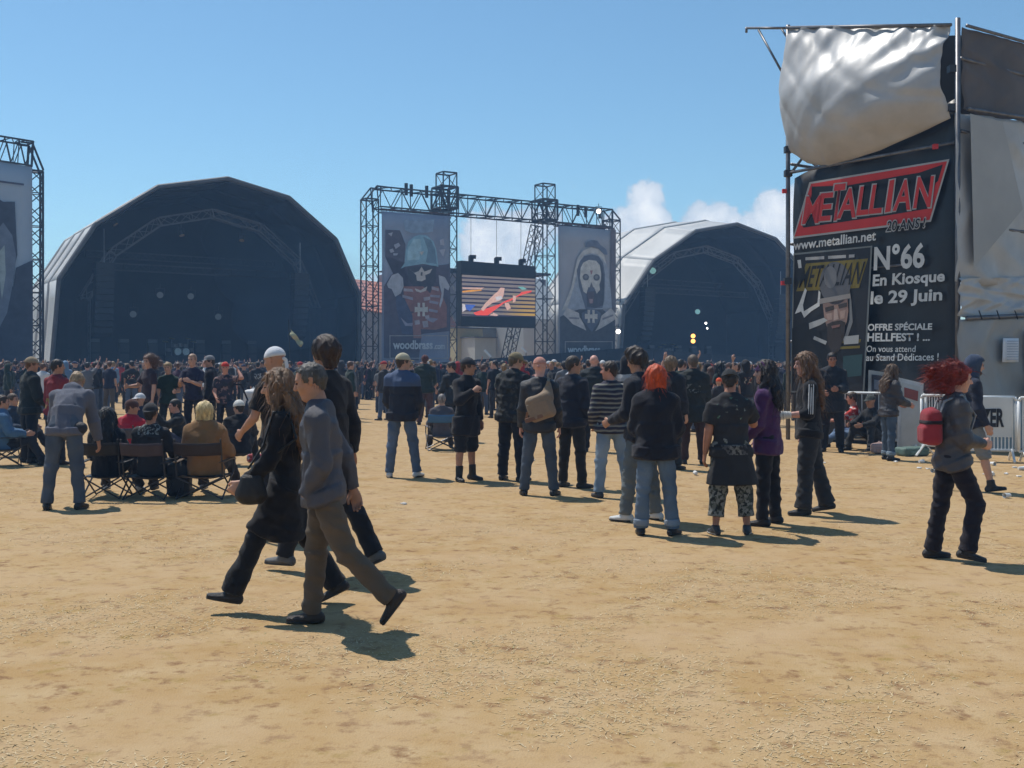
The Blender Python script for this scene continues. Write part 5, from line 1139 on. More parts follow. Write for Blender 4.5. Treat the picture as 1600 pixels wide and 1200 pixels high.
add('facing', px=893, py=762, top_px=558, yaw=-42, head=(2,-30,0), legL=(2,5,3,10,0), legR=(4,5,4,20,0), armL=(14,8,30,18), armR=(6,10,22,8), top=('jacket', (.022,.024,.036), 'cloth'), bulk=1.3, legs=('trousers', (.02,.019,.019), 'cloth'), hair=('short', (.05,.035,.025)), skin=TAN, label='man in dark blue-grey jacket standing beside the man with the satchel')
add('striped', px=955, py=777, top_px=566, yaw=14, head=(2,55,0), legL=(0,6,2,12,0), legR=(0,10,3,24,0), armL=(-2,14,36,22), armR=(6,12,40,22), hideL=1, hideR=1, top=('sweater', stripes((.018,.017,.035), (.20,.20,.17), .058, (.10,.095,.10)), ''), bulk=1.6, legs=('trousers', DENL, 'denim'), leg_w=1.04, hair=('short', (.035,.022,.016)), skin=(.50,.25,.18), shoe=(.05,.05,.055), label='man in navy and cream striped sweater and light jeans')
add('curly', px=1003, py=814, top_px=543, extra=.02, yaw=55, lean=3, head=(12,-10,0), legL=(10,5,6,10,0), legR=(-4,5,3,10,0), armL=(10,10,60,26), top=('jacket', (.02,.021,.028), 'cloth'), legs=('trousers', (.10,.12,.13), 'denim'), shoe=(.60,.60,.58), hair=('tuft', (.03,.019,.014)), skin=TAN, label='man with tousled dark hair and white shoes behind the orange-haired woman')
add('orange', px=1025, py=836, top_px=574, fem=1, yaw=-6, head=(4,4,0), legL=(0,5,2,8,0), legR=(0,6,2,30,0), armL=(18,14,52,30), armR=(14,14,44,28), top=('jacket', (.014,.014,.020), 'cloth'), bulk=1.7, build=1.06, hem=.02, legs=('trousers', (.085,.125,.18), 'denim'), leg_w=1.02, flare=1.1, cuff=(.17,.21,.26), hair=('bob', (.42,.055,.008)), shoe=(.015,.014,.016), label='woman with bright orange hair, black jacket and rolled-up jeans')
backprint = printed((.016,.016,.019), (.24,.27,.24), (-.17,-.4,1.12), (.17,.0,1.36), 20, .62, (.06,.16,.11))
camo = blotch('camo_shorts', [(.045,.05,.035), (.14,.14,.115), (.018,.02,.018), (.20,.20,.18)], 16)
add('tshirt', px=1142, py=835, top_px=578, extra=.005, yaw=4, lean=4, head=(20,-14,0), legL=(0,6,2,10,0), legR=(0,6,2,20,0), armL=(0,13,10,6), armR=(36,26,80,40), arm_build=1.16, build=1.12, top=('tshirt', backprint, ''), bulk=1.6, hem=.03, legs=('cropped', camo, ''), leg_w=1.28, hair=('short', (.025,.018,.014)), cap=('cap', (.02,.021,.022), -1), skin=(.40,.20,.13), shoe=(.035,.036,.038), sole=(.5,.5,.48), label='heavy man in printed black T-shirt and camouflage shorts with a jacket round his waist')
extra('tshirt', 'tied_jacket', printed((.013,.013,.015), (.15,.15,.14), (-.13,-.5,.80), (.13,0,.97), 30, .46, (.07,.07,.075)), lambda k, J, s: (k.loft(J['P']+J['U1']*.02*s-npv(0,.02,0), J['P']-npv(0,.035,.40)*s, npv(.215,.225,.255,.275)*s, npv(.165,.17,.18,.185)*s, k=.03, cap=.012)), .013, folds(.02, 26, 4, (1.6,1.6,.2)))
add('purple', px=1200, py=820, top_px=567, yaw=62, head=(2,30,0), legL=(3,4,3,8,0), legR=(-2,5,2,10,0), armL=(8,9,30,12), armR=(4,10,26,10), top=('hoodie', (.065,.022,.085), 'cloth'), bulk=1.1, hem=.06, legs=('trousers', (.014,.013,.016), 'cloth'), hair=('long', (.02,.014,.013)), cap=('wool', (.075,.024,.10)), skin=(.60,.37,.28), label='person in purple hooded top and purple knitted hat')
add('wristband', px=1264, py=803, top_px=551, extra=.02, yaw=84, head=(6,4,0), legL=(8,4,5,8,0), legR=(-13,4,4,10,10), armL=(4,10,84,10), armR=(-6,10,14,6), top=('sweater', (.013,.013,.016), 'cloth'), bulk=1.1, legs=('trousers', (.03,.031,.034), 'cloth'), leg_w=1.14, flare=1.15, sleeve='half', hair=('verylong', (.12,.06,.028)), skin=PINK, label='person with very long brown hair, black top with white sleeve stripes and a bandaged wrist')
extra('wristband', 'wrist_bandage', fabric((.62,.61,.57)), lambda k, J, s: (k.loft(J['wrL']-J['fdL']*.03*s, J['wrL']+J['fdL']*.085*s, npv(.040,.047,.052)*s, npv(.038,.036,.034)*s, k=.01)), .009)
for q_ in (-.022, 0, .022):
    extra('wristband', 'sleeve_stripe', fabric((.62,.62,.62)), lambda k, J, s: (k.loft(J['shL']-J['R']*.064*s+J['Fw']*q_*s+J['U']*.03*s, J['elL']-J['R']*.058*s+J['Fw']*q_*s, .0075*s, .012*s, fwd=J['R'], k=.01)), .008)
# --- walking in from the right
redhair = add('redhair', px=1487, py=876, top_px=566, extra=.025, fem=1, yaw=-92, lean=4, head=(8,-4,0), legR=(24,4,36,6,10), legL=(-7,4,3,6,0), armL=(4,10,76,34), armR=(2,8,80,34), curlL=60, curlR=60, top=('jacket', (.06,.056,.062), 'leather'), bulk=.95, hem=-.01, legs=('trousers', (.014,.011,.016), 'cloth'), flare=1.12, hair=('big', (.20,.022,.012)), skin=(.58,.34,.26), label='woman with wind-blown red hair in grey jacket and black trousers')
add('bluehood', px=1514, py=768, top_px=553, extra=.02, yaw=-95, lean=5, head=(8,0,0), legL=(-12,4,20,6,20), legR=(20,4,8,6,-8), armL=(0,8,26,10), armR=(4,8,24,10), top=('hoodie', (.02,.024,.042), 'cloth'), hood=(.04,.058,.10), legs=('kneeshorts', (.20,.20,.19), 'cloth'), leg_w=1.15, skin=LIGHT, beard=(.04,.028,.02), boot=.12, label='man in dark top with blue hood and pale shorts walking past the barriers')
add('blackcap', px=1388, py=719, top_px=571, yaw=-75, lean=6, head=(12,0,0), legL=(5,4,4,8,0), legR=(-2,5,3,10,0), armL=(18,8,56,18), armR=(16,8,58,18), top=('jacket', (.035,.033,.038), 'leather'), bulk=1.2, legs=('trousers', (.05,.075,.11), 'denim'), cuff=(.15,.2,.25), hair=('long', (.09,.05,.025)), cap=('cap', (.012,.012,.013)), skin=(.48,.24,.16), label='person in black cap, dark jacket and turned-up jeans near the framed boards')
add('darkman', px=1300, py=706, top_px=552, yaw=160, head=(8,10,0), armL=(20,10,70,34), armR=(16,12,60,36), top=('jacket', (.02,.021,.026), 'cloth'), bulk=1.4, hem=.1, legs=('trousers', (.013,.013,.016), 'cloth'), leg_w=1.15, hair=('short', (.02,.014,.012)), skin=(.36,.17,.11), label='dark-clad man standing by the corner of the black poster')
sit = dict(ground_sit=1, seated=1, legL=(128,14,118,8,0), legR=(122,16,112,8,0), armL=(60,14,30,30), armR=(58,14,34,30), lean=10)
add('redwhite', px=1340, py=702, H=1.72, yaw=70, **{**sit, 'legL': (86,20,20,8,0), 'legR': (100,24,60,8,0)}, top=('tshirt', blotch('red_white_shirt', [(.45,.04,.03), (.6,.58,.56), (.3,.02,.02)], 5), ''), legs=('trousers', (.09,.14,.23), 'denim'), hair=('short', BRN), skin=(.55,.25,.17), label='seated person in red and white shirt and blue jeans before the poster')
add('sitdark', px=1366, py=704, H=1.72, yaw=120, **sit, top=('jacket', (.02,.02,.022), 'cloth'), legs=('trousers', (.03,.032,.035), 'cloth'), cap=('cap', (.05,.055,.05)), skin=TAN, label='seated person in black jacket and dark green cap before the poster')
# --- left side
add('bent', px=101, py=795, H=1.80, yaw=6, lean=52, head=(24,0,0), legL=(-4,6,2,12,0), legR=(-4,7,2,14,0), armL=(36,12,14,6), armR=(34,14,14,6), top=('hoodie', (.115,.12,.15), 'cloth'), bulk=1.15, legs=('trousers', (.06,.075,.10), 'denim'), hair=('thin', (.30,.2,.11)), skin=TAN, label='man in grey hooded top and jeans bending forward')
extra('bent', 'belt_bag', fabric((.014,.014,.018), 'nylon'), lambda k, J, s: k.ell(J['P']+npv(.17,-.03,-.02)*s, npv(.09,.07,.075)*s), .011)
add('tancap2', px=46, py=723, top_px=559, extra=.01, yaw=-45, head=(4,-15,0), armL=(12,10,50,30), armR=(10,10,44,30), top=('jacket', (.018,.024,.024), 'cloth'), bulk=1.5, legs=('trousers', (.018,.022,.03), 'cloth'), leg_w=1.1, hair=('short', (.12,.06,.03)), cap=('cap', (.26,.2,.13)), skin=TAN, label='man in tan cap and dark jacket at the back of the seated group')
add('redshirt', px=87, py=726, top_px=563, yaw=-25, head=(2,-30,0), top=('sweater', printed((.19,.018,.025), (.25,.19,.04), (-.12,-.4,.95), (.14,.0,1.12), 12, .42), ''), bulk=1.4, sleeve='half', legs=('trousers', (.02,.023,.03), 'cloth'), hair=('short', (.02,.015,.013)), skin=TAN, label='man in dark red shirt behind the bending man')
seat = dict(seated=1, legL=(105,10,75,6,0), legR=(104,12,78,6,0), armL=(20,16,62,22), armR=(20,16,62,22), lean=-4)
add('chairhair', px=168, py=776, H=1.66, fem=1, yaw=2, **seat, top=('jacket', (.012,.013,.018), 'cloth'), bulk=1.6, legs=('trousers', (.014,.014,.017), 'cloth'), hair=('verylong', (.013,.012,.013)), head=(10,0,0), shoe=(.5,.5,.5), label='person with long black hair in black seated on a camp chair')
add('chairprint', px=237, py=777, H=1.74, yaw=-4, **seat, top=('tshirt', printed((.015,.015,.018), (.19,.22,.22), (-.14,-.6,.80), (.14,.0,.93), 34, .50), ''), bulk=2.0, sleeve='half', legs=('trousers', (.02,.02,.024), 'cloth'), hair=('short', (.02,.016,.014)), cap=('cap', (.03,.028,.03), -1), skin=TAN, label='man in black shirt with pale back print seated on a camp chair')
add('chairblond', px=321, py=776, H=1.76, yaw=-2, **seat, top=('jacket', (.24,.125,.05), 'cloth'), bulk=2.0, build=1.1, legs=('trousers', (.025,.025,.03), 'cloth'), hair=('bob', (.58,.43,.20)), head=(6,0,0), shoe=(.4,.4,.42), label='blond person in tan jacket seated on a camp chair')
add('chairred', px=206, py=738, H=1.66, yaw=-20, **seat, top=('hoodie', (.42,.015,.035), 'cloth'), bulk=1.6, legs=('trousers', (.03,.03,.04), 'cloth'), hair=('short', (.06,.03,.02)), cap=('wool', (.075,.035,.03)), head=(8,-60,0), skin=TAN, label='person in bright red hooded top seated between two camp chairs')
add('whitecap', px=374, py=728, H=1.72, yaw=14, **sit, top=('jacket', (.012,.012,.015), 'cloth'), bulk=1.6, legs=('trousers', (.015,.015,.018), 'cloth'), hair=('short', (.02,.016,.014)), cap=('wool', (.60,.59,.55)), head=(4,30,0), label='person in black with white hat sitting on the grass')
add('whitecap2', px=217, py=716, H=1.7, yaw=160, **seat, top=('jacket', (.03,.035,.06), 'cloth'), bulk=1.4, legs=('trousers', (.02,.02,.03), 'cloth'), cap=('cap', (.55,.55,.56)), label='seated person in white cap facing the camp chairs')
add('handup', px=283, py=718, H=1.7, yaw=115, **{**sit, 'armL': (80,10,70,10)}, top=('jacket', (.016,.018,.02), 'cloth'), legs=('trousers', (.03,.035,.06), 'denim'), hair=('short', (.02,.016,.013)), skin=(.55,.30,.22), label='person in dark clothes sitting with a hand raised beside the tan jacket')
add('bluesit', px=6, py=728, H=1.72, yaw=-60, **seat, top=('hoodie', (.07,.15,.26), 'cloth'), bulk=1.8, legs=('trousers', (.02,.024,.032), 'cloth'), hair=('short', (.05,.03,.02)), label='person in pale blue hooded top seated at the edge of the group')
add('bluesit2', px=22, py=712, H=1.68, yaw=-100, **seat, top=('jacket', (.03,.045,.07), 'cloth'), bulk=1.5, legs=('trousers', (.02,.022,.03), 'cloth'), hair=('short', (.08,.05,.03)), label='person in dark blue jacket seated behind the pale blue hooded top')
# the group standing behind the chairs
add('g1', px=234, py=692, top_px=554, extra=.03, fem=1, yaw=140, head=(6,20,0), armR=(30,14,60,30), top=('tshirt', (.03,.018,.026), 'cloth'), legs=('trousers', (.02,.018,.024), 'cloth'), hair=('big', (.11,.055,.035)), skin=LIGHT, label='woman with full brown hair standing behind the camp chairs')
add('g2', px=263, py=690, top_px=567, yaw=200, head=(8,-20,0), armL=(20,10,70,26), top=('tshirt', (.016,.035,.026), 'cloth'), legs=('trousers', (.016,.02,.02), 'cloth'), hair=('short', (.30,.2,.10)), skin=LIGHT, label='fair-haired person in dark green shirt behind the camp chairs')
add('g3', px=302, py=690, top_px=554, yaw=170, head=(6,0,0), armL=(30,10,80,34), armR=(26,10,84,34), top=('tshirt', (.02,.02,.045), 'cloth'), legs=('trousers', (.016,.015,.02), 'cloth'), hair=('thin', (.30,.19,.12)), skin=LIGHT, label='fair man in navy T-shirt standing with folded arms')
add('g4', px=330, py=688, top_px=557, yaw=100, head=(4,20,0), top=('jacket', (.016,.015,.022), 'cloth'), bulk=1.4, legs=('trousers', (.014,.014,.018), 'cloth'), hair=('short', (.04,.028,.02)), cap=('cap', (.20,.20,.21)), label='man in black jacket and grey cap behind the camp chairs')
add('g5', px=352, py=690, top_px=567, yaw=190, head=(4,0,0), armL=(100,46,120,70), armR=(14,12,40,26), top=('tshirt', blotch('dull_print', [(.03,.028,.05), (.20,.12,.11), (.02,.02,.03)], 8), ''), legs=('trousers', (.02,.018,.024), 'cloth'), cap=('bandana', (.48,.03,.02)), skin=(.55,.28,.2), label='person in red bandana with an arm raised to the head')
# --- behind the middle row
add('green', px=664, py=664, top_px=556, yaw=2, armL=(14,10,40,26), armR=(14,10,40,26), top=('jacket', (.02,.032,.03), 'cloth'), bulk=1.8, build=1.06, legs=('trousers', (.08,.045,.045), 'cloth'), leg_w=1.1, hair=('short', (.06,.025,.02)), cap=('wool', (.09,.035,.035)), label='man in dark green jacket and reddish brown trousers facing the screen')
add('big1', px=1083, py=725, top_px=556, yaw=-6, head=(2,10,0), armL=(8,10,16,4), armR=(8,10,24,8), top=('coat', printed((.013,.017,.017), (.16,.17,.16), (-.12,-.6,1.2), (.12,0,1.36), 24, .54), ''), bulk=1.7, hem=-.1, build=1.05, legs=('trousers', (.045,.026,.024), 'cloth'), leg_w=1.05, hair=('short', (.10,.07,.05)), label='broad man in long black jacket and dark brown trousers facing the farther stage')
add('big2', px=1047, py=733, top_px=559, yaw=-40, head=(4,10,0), top=('jacket', (.017,.018,.022), 'cloth'), bulk=1.5, legs=('trousers', (.02,.022,.024), 'cloth'), hair=('thick', (.15,.10,.06)), label='sandy-haired person in black jacket beside the broad man')
add('hood2', px=978, py=705, top_px=556, extra=.02, yaw=-20, top=('hoodie', stripes((.014,.015,.02), (.35,.35,.36), .3), ''), hood=(.014,.015,.022), bulk=1.4, legs=('trousers', (.016,.016,.02), 'cloth'), label='person in black hood with a pale band across the shoulders')
add('bald2', px=928, py=706, top_px=556, yaw=-10, top=('jacket', (.02,.025,.028), 'cloth'), bulk=1.7, build=1.08, legs=('trousers', (.016,.016,.02), 'cloth'), skin=PINK, label='bald man in dark jacket behind the striped sweater')
add('orangecap', px=1124, py=680, top_px=585, H=1.35, yaw=20, top=('jacket', (.03,.03,.035), 'cloth'), legs=('trousers', (.02,.02,.024), 'cloth'), cap=('wool', (.62,.09,.03)), label='child in bright orange hat behind the heavy man')
add('teen', px=708, py=690, top_px=566, yaw=30, head=(10,50,0), armL=(20,10,70,24), top=('jacket', printed((.016,.02,.026), (.3,.3,.26), (-.12,-.4,1.15), (.12,.0,1.24), 22, .5), ''), legs=('trousers', (.02,.022,.028), 'cloth'), hair=('short', (.03,.02,.016)), label='dark-haired person in printed black jacket behind the blue camp chair')

# ------------------------------------------------------------------ what they carry
def thing_on(key, name, label, cat, m, fn, h=.011, rough=None, part='bag_body'):
    o, J = MEN[key]; r = empty(name, o.location, o.rotation_euler.z, label, cat); k = Shape(); fn(k, J, J['s']); link(part, to_mesh(name, [k.mesh(h, rough)]), m, r); return r, J
def strap(r, pts, m, w=.022, t=.006, nm='strap'):
    k = Shape()
    for a, b in zip(pts[:-1], pts[1:]): k.loft(a, b, w, t, fwd=(0,1,0), k=.01)
    link(nm, to_mesh(nm, [k.mesh(.008)]), m, r)
canvas = fabric((.26,.19,.13)); canvas_d = fabric((.20,.11,.07)); 
r, J = thing_on('satchel', 'satchel', 'tan canvas satchel slung across the back of the bald man', 'bag', canvas, lambda k, J, s: (k.box(J['C']+npv(.02,-.20,-.03)*s, npv(.165,.07,.165)*s, .065, [unit((1,0,.35)), (0,1,0), unit((-.35,0,1))], .02), k.loft(J['C']+npv(.10,-.19,.10)*s, J['S']+npv(.13,-.13,.0)*s, npv(.09,.03)*s, npv(.045,.02)*s, k=.04)), .011, folds(.01, 30, 8))
bp_ = J['C']; strap(r, [bp_+npv(.05,-.20,.12), J['S']+npv(.12,-.15,.02), J['S']+npv(.12,-.02,.06), J['S']+npv(.10,.10,-.06)], canvas); strap(r, [bp_+npv(-.14,-.2,-.1), bp_+npv(-.17,-.05,-.2)], canvas_d)
k = Shape(); k.box(bp_+npv(.0,-.262,-.05), npv(.14,.012,.09), .01, [unit((1,0,.35)), (0,1,0), unit((-.35,0,1))]); link('flap', to_mesh('flap', [k.mesh(.009)]), canvas, r); k = Shape(); k.box(bp_+npv(-.06,-.255,-.17), npv(.12,.02,.03), .012, [unit((1,0,.35)), (0,1,0), unit((-.35,0,1))]); link('base_trim', to_mesh('base_trim', [k.mesh(.009)]), canvas_d, r)
redc = fabric((.27,.03,.04), 'cloth')
r, J = thing_on('redhair', 'rucksack', 'small red rucksack on the back of the red-haired woman', 'bag', redc, lambda k, J, s: (k.box(J['C']+npv(.03,-.20,.04)*s, npv(.125,.075,.165)*s, .06, None, .02), k.box(J['C']+npv(.03,-.265,-.03)*s, npv(.095,.04,.08)*s, .03, None, .02), k.loft(J['C']+npv(-.02,-.19,.20)*s, J['C']+npv(.08,-.19,.20)*s, .014, k=.02)), .011, folds(.008, 30, 3))
k = Shape(); k.box(J['C']+npv(.03,-.20,.04)*J['s'], npv(.131,.082,.17)*J['s'], .06); k.half(J['C']+npv(0,0,.095), (0,0,1)); k.half(J['C']+npv(0,0,.06), (0,0,-1)); link('band', to_mesh('band', [k.mesh(.011)]), fabric((.02,.012,.016)), r); 
for sg in (-1,1): strap(r, [J['C']+npv(.03+sg*.08,-.16,.12), J['S']+npv(sg*.09,-.12,-.0), J['S']+npv(sg*.10,.02,.055), J['S']+npv(sg*.11,.13,-.12), J['C']+npv(sg*.14,.08,-.05)], fabric((.3,.3,.31)), .02, .008)
blk = fabric((.012,.012,.013), 'leather')
r, J = thing_on('longhair', 'shoulder_bag', 'slouchy black shoulder bag swinging from the long-haired woman', 'bag', blk, lambda k, J, s: (k.ell(J['P']+npv(-.22,.24,-.06)*s, npv(.06,.115,.09)*s, None, .03), k.box(J['P']+npv(-.22,.22,.0)*s, npv(.045,.085,.09)*s, .035, None, .05)), .011, folds(.014, 26, 5))
strap(r, [J['P']+npv(-.24,.22,.12), J['C']+npv(-.21,.12,.05), J['shL']+npv(-.03,.04,.07), J['shL']+npv(.0,-.06,.06), J['C']+npv(-.2,-.1,.1), J['P']+npv(-.23,.20,.10)], blk, .014, .008)
def lump_bag(px, py, size, m, label, name='bag', rz=0.0, handle=True):
    p = gnd(px, py); r = empty(name, (p.x,p.y,0), rz, label, 'bag'); k = Shape(); x, y, z = size
    k.box((0,0,z*.5), (x/2,y/2,z/2), min(size)*.3, None, .02); k.ell((x*.1,0,z*.75), (x*.38,y*.42,z*.33), None, .04); k.half((0,0,.006), (0,0,-1)); link('bag_body', to_mesh('bag', [k.mesh(.014, folds(.012, 26, int(px)))]), m, r)
    if handle: k = Shape(); k.loft((-x*.2,0,z*.95), (0,0,z*1.12), .012); k.loft((0,0,z*1.12), (x*.2,0,z*.95), .012); link('handle', to_mesh('handle', [k.mesh(.008)]), m, r)
    k = Shape(); k.box((0,-y*.5,z*.35), (x*.33,.022,z*.22), .015); link('pocket', to_mesh('pocket', [k.mesh(.01)]), m, r)
lump_bag(281, 776, (.30,.24,.44), fabric((.015,.015,.02), 'nylon'), 'black rucksack standing between two camp chairs')
lump_bag(1425, 712, (.55,.35,.16), fabric((.09,.15,.13), 'nylon'), 'crumpled grey-green bag lying before the barriers', rz=.3, handle=False)
lump_bag(1404, 703, (.34,.28,.3), fabric((.02,.02,.024), 'nylon'), 'black bag lying behind the person in turned-up jeans')
lump_bag(1374, 709, (.3,.25,.2), fabric((.4,.27,.24), 'nylon'), 'pinkish bag beside the seated person in dark green cap')
lump_bag(398, 722, (.26,.2,.14), blotch('mixed_bag', [(.3,.05,.06), (.3,.3,.4), (.05,.05,.12)], 9), 'small colourful bag beside the person in white hat')
lump_bag(396, 640, (.7,.5,.75), mat('white_sack', (.6,.6,.6), .7), 'white and red bundle standing before the far crowd', 'bundle')
# round black drum bag hanging by the group
p = gnd(373, 690); r = empty('round_bag', (p.x,p.y,0), 0, 'round-ended black bag carried by the person in red bandana', 'bag'); k = Shape(); k.loft((-.22,0,.72), (.26,0,.70), .2, .2, fwd=(0,0,1), k=.02, cap=.02); link('bag_body', to_mesh('bag', [k.mesh(.015, folds(.008, 20, 2))]), fabric((.02,.02,.032), 'nylon'), r); strap(r, [npv(-.2,0,.9), npv(-.12,0,1.25), npv(.05,0,1.25), npv(.2,0,.9)], fabric((.02,.02,.03)))

# ------------------------------------------------------------------ camp chairs
def camp_chair(px, py, yaw, c_back, c_seat, label, w=.56):
    p = gnd(px, py); rz = rad(yaw); o = empty('camp_chair', (p.x,p.y,0), rz, label, 'chair', 'folding camp chairs'); ca, sa = math.cos(rz), math.sin(rz)
    L = lambda x, y, z: Vector((p.x+x*ca-y*sa, p.y+x*sa+y*ca, z)); h = w/2; tb = mat('chair_tube', (.05,.052,.06), .4, .2, 5, metal=.5)
    for sg in (-1,1):
        for a, b_ in ((L(sg*h,.26,.01), L(sg*h,-.22,.32)), (L(sg*h,-.26,.01), L(sg*h,.24,.32))): mb = MB(); mb.bar(a, b_, .011, 6); mb.build('leg', tb, o)
        mb = MB(); mb.tube([L(sg*h,-.22,.28), L(sg*h,-.32,.76)], .012, 6); mb.build('back_post', tb, o)
        G = [[L(sg*(h+.03*(t-.5)*2), .26-.55*s_/4, .48+.01*math.sin(s_)) for t in (0,1)] for s_ in range(5)]; mb = MB(); mb.sheet(G, (0,0,1), .012); mb.build('arm_rest', fabric(c_seat, 'nylon'), o); mb = MB(); mb.bar(L(sg*h,.24,.30), L(sg*h,.24,.47), .011, 6); mb.build('arm_post', tb, o)
    for yy in (.25,-.25):
        for a, b_ in ((L(-h,yy,.01), L(h,yy,.28)), (L(h,yy,.01), L(-h,yy,.28))): mb = MB(); mb.bar(a, b_, .010, 6); mb.build('cross_tube', tb, o)
    G = [[L(-h+w*j/6, 0.26-.5*i/5, .29-.05*math.sin(math.pi*j/6)*math.sin(math.pi*(i+.5)/6)) for j in range(7)] for i in range(6)]; mb = MB(); mb.sheet(G, (0,0,1), .008); mb.build('seat', fabric(c_seat, 'nylon'), o, True)
    n = Vector((sa, -ca, 0)); G = [[L(-h-.01+(w+.02)*j/8, -.29-.012*i-.035*math.sin(math.pi*j/8)+.012*math.sin(2.2*j), .56+.04*i-.012*math.sin(math.pi*j/8)) for j in range(9)] for i in range(5)]; mb = MB(); mb.sheet(G, -n, .008); mb.build('back_band', fabric(c_back, 'nylon'), o, True)
    return o
camp_chair(168, 777, 2, (.012,.013,.016), (.012,.013,.016), 'black camp chair under the person with long black hair', .46)
camp_chair(237, 778, -4, (.055,.04,.05), (.014,.014,.018), 'dark camp chair under the man with pale back print', .52)
camp_chair(321, 777, -2, (.03,.02,.02), (.10,.06,.03), 'brown camp chair under the blond person in tan jacket', .58)
camp_chair(206, 739, -20, (.05,.05,.07), (.03,.03,.04), 'dark camp chair under the person in bright red top')
camp_chair(690, 703, 10, (.04,.13,.27), (.14,.12,.12), 'camp chair with bright blue back band behind the man in shorts', .58)
camp_chair(217, 716, 160, (.03,.03,.04), (.03,.03,.04), 'dark camp chair under the seated person in white cap')
camp_chair(5, 728, -60, (.03,.04,.06), (.03,.04,.06), 'dark blue camp chair under the person in pale blue hooded top')
camp_chair(22, 713, -100, (.02,.02,.03), (.02,.02,.03), 'dark camp chair under the person in dark blue jacket')
add('bluechair', px=690, py=703, H=1.62, yaw=8, **seat, top=('jacket', (.10,.09,.10), 'cloth'), legs=('trousers', (.03,.03,.035), 'cloth'), hair=('thin', (.22,.19,.17)), skin=LIGHT, label='grey-haired person seated in the camp chair with blue band')

# ------------------------------------------------------------------ the crowd: one mesh per figure, clothes changed on each copy
def crowd_mesh(p):
    o, J = person(dict(p, px=800, py=800, label='x', q=2.3, loc=(0,0,0)), True); V_, Q_, Mi, ms, b = [], [], [], [], 0
    slot = {'body': 0, 'trousers': 2, 'shorts': 2, 'shoe': 3, 'hair': 4, 'cap': 4, 'hat': 4, 'bandana': 4, 'hood': 1}
    for c in list(o.children):
        me = c.data; v = np.empty(len(me.vertices)*3); me.vertices.foreach_get('co', v); q = np.empty(len(me.loops), int); me.loops.foreach_get('vertex_index', q)
        V_.append(v.reshape(-1,3)); Q_.append(q.reshape(-1,4)+b); b += len(me.vertices); Mi += [slot.get(c.name.split('.')[0], 1)]*len(me.polygons)
    for c in list(o.children): bpy.data.objects.remove(c)
    bpy.data.objects.remove(o)
    me = to_mesh('person', [(np.concatenate(V_), np.concatenate(Q_))]); me.polygons.foreach_set('material_index', Mi)
    for _ in range(5): me.materials.append(None)
    return me
base = dict(H=1.76, top=('jacket', BLK_, 'cloth'), legs=('trousers', BLK_, 'cloth'))
KINDS = [('standing', 'short hair', dict(base, hair=('short', BRN))), ('standing with folded arms', 'short hair', dict(base, H=1.80, armL=(30,12,84,40), armR=(28,12,88,40), hair=('thick', BRN))),
         ('standing', 'long hair', dict(base, H=1.68, fem=1, hair=('long', BRN), top=('tshirt', BLK_, 'cloth'))), ('standing at ease', 'a cap', dict(base, H=1.78, legL=(6,6,4,12,0), cap=('cap', BRN), hair=None, armR=(20,10,60,20))),
         ('standing', 'a bare head', dict(base, H=1.79, top=('tshirt', BLK_, 'cloth'), bulk=1.5, head=(0,35,0), hair=('thin', BRN))), ('with one arm raised', 'short hair', dict(base, H=1.74, armR=(140,20,30,0), top=('tshirt', BLK_, 'cloth'), hair=('short', BRN))),
         ('in a hood', 'a hood', dict(base, H=1.75, top=('hoodie', BLK_, 'cloth'), hood=BLK_)), ('standing turned sideways', 'bushy hair', dict(base, H=1.72, head=(4,-40,0), armL=(20,10,50,20), hair=('tuft', BRN)))]
CM = [crowd_mesh(k[2]) for k in KINDS]
TOPS = [('black', (.014,.014,.017), 9), ('dark navy', (.017,.021,.042), 5), ('charcoal', (.04,.04,.045), 4), ('dark green', (.02,.035,.028), 2), ('grey', (.14,.145,.155), 2), ('white', (.55,.56,.58), 1), ('red', (.32,.03,.03), 1), ('pale blue', (.16,.25,.36), 1), ('plum', (.06,.025,.05), 1), ('tan', (.25,.16,.08), 1), ('white-printed black', None, 4), ('red-printed black', 1, 2)]
def top_mat(c):
    if c is None: return printed((.014,.014,.017), (.40,.40,.38), (-.13,-.5,1.12), (.13,.5,1.34), 22, .50)
    if c == 1: return printed((.015,.014,.016), (.35,.05,.03), (-.12,-.5,1.15), (.12,.5,1.33), 16, .50, (.45,.40,.3))
    return fabric(c)
LEGS = [(.015,.015,.018), (.04,.055,.09), (.08,.11,.17), (.03,.03,.035), (.09,.07,.05)]; HAIRS = [(.03,.02,.015), (.06,.035,.02), (.015,.013,.012), (.22,.14,.06), (.10,.05,.03)]; SK = [LIGHT, TAN, PINK, (.56,.32,.23)]
CAPS = [(.02,.02,.022), (.25,.22,.16), (.5,.5,.5), (.3,.03,.03), (.03,.04,.08)]
rc = random.Random(11); taken = [(o.location.x, o.location.y) for o, J in MEN.values()]
tw_ = [t[2] for t in TOPS]
def crowd_edge(px):
    """front edge of the crowd: metres from the camera, by direction"""
    pts = [(-60,35),(30,32),(150,37),(240,38),(420,36),(540,31),(640,33),(760,34),(900,30),(1010,27),(1100,26),(1230,30),(1400,34)]
    for (a, da), (b, db) in zip(pts[:-1], pts[1:]):
        if a <= px <= b: return da+(db-da)*(px-a)/(b-a)
    return 36
n_in, tries = 0, 0
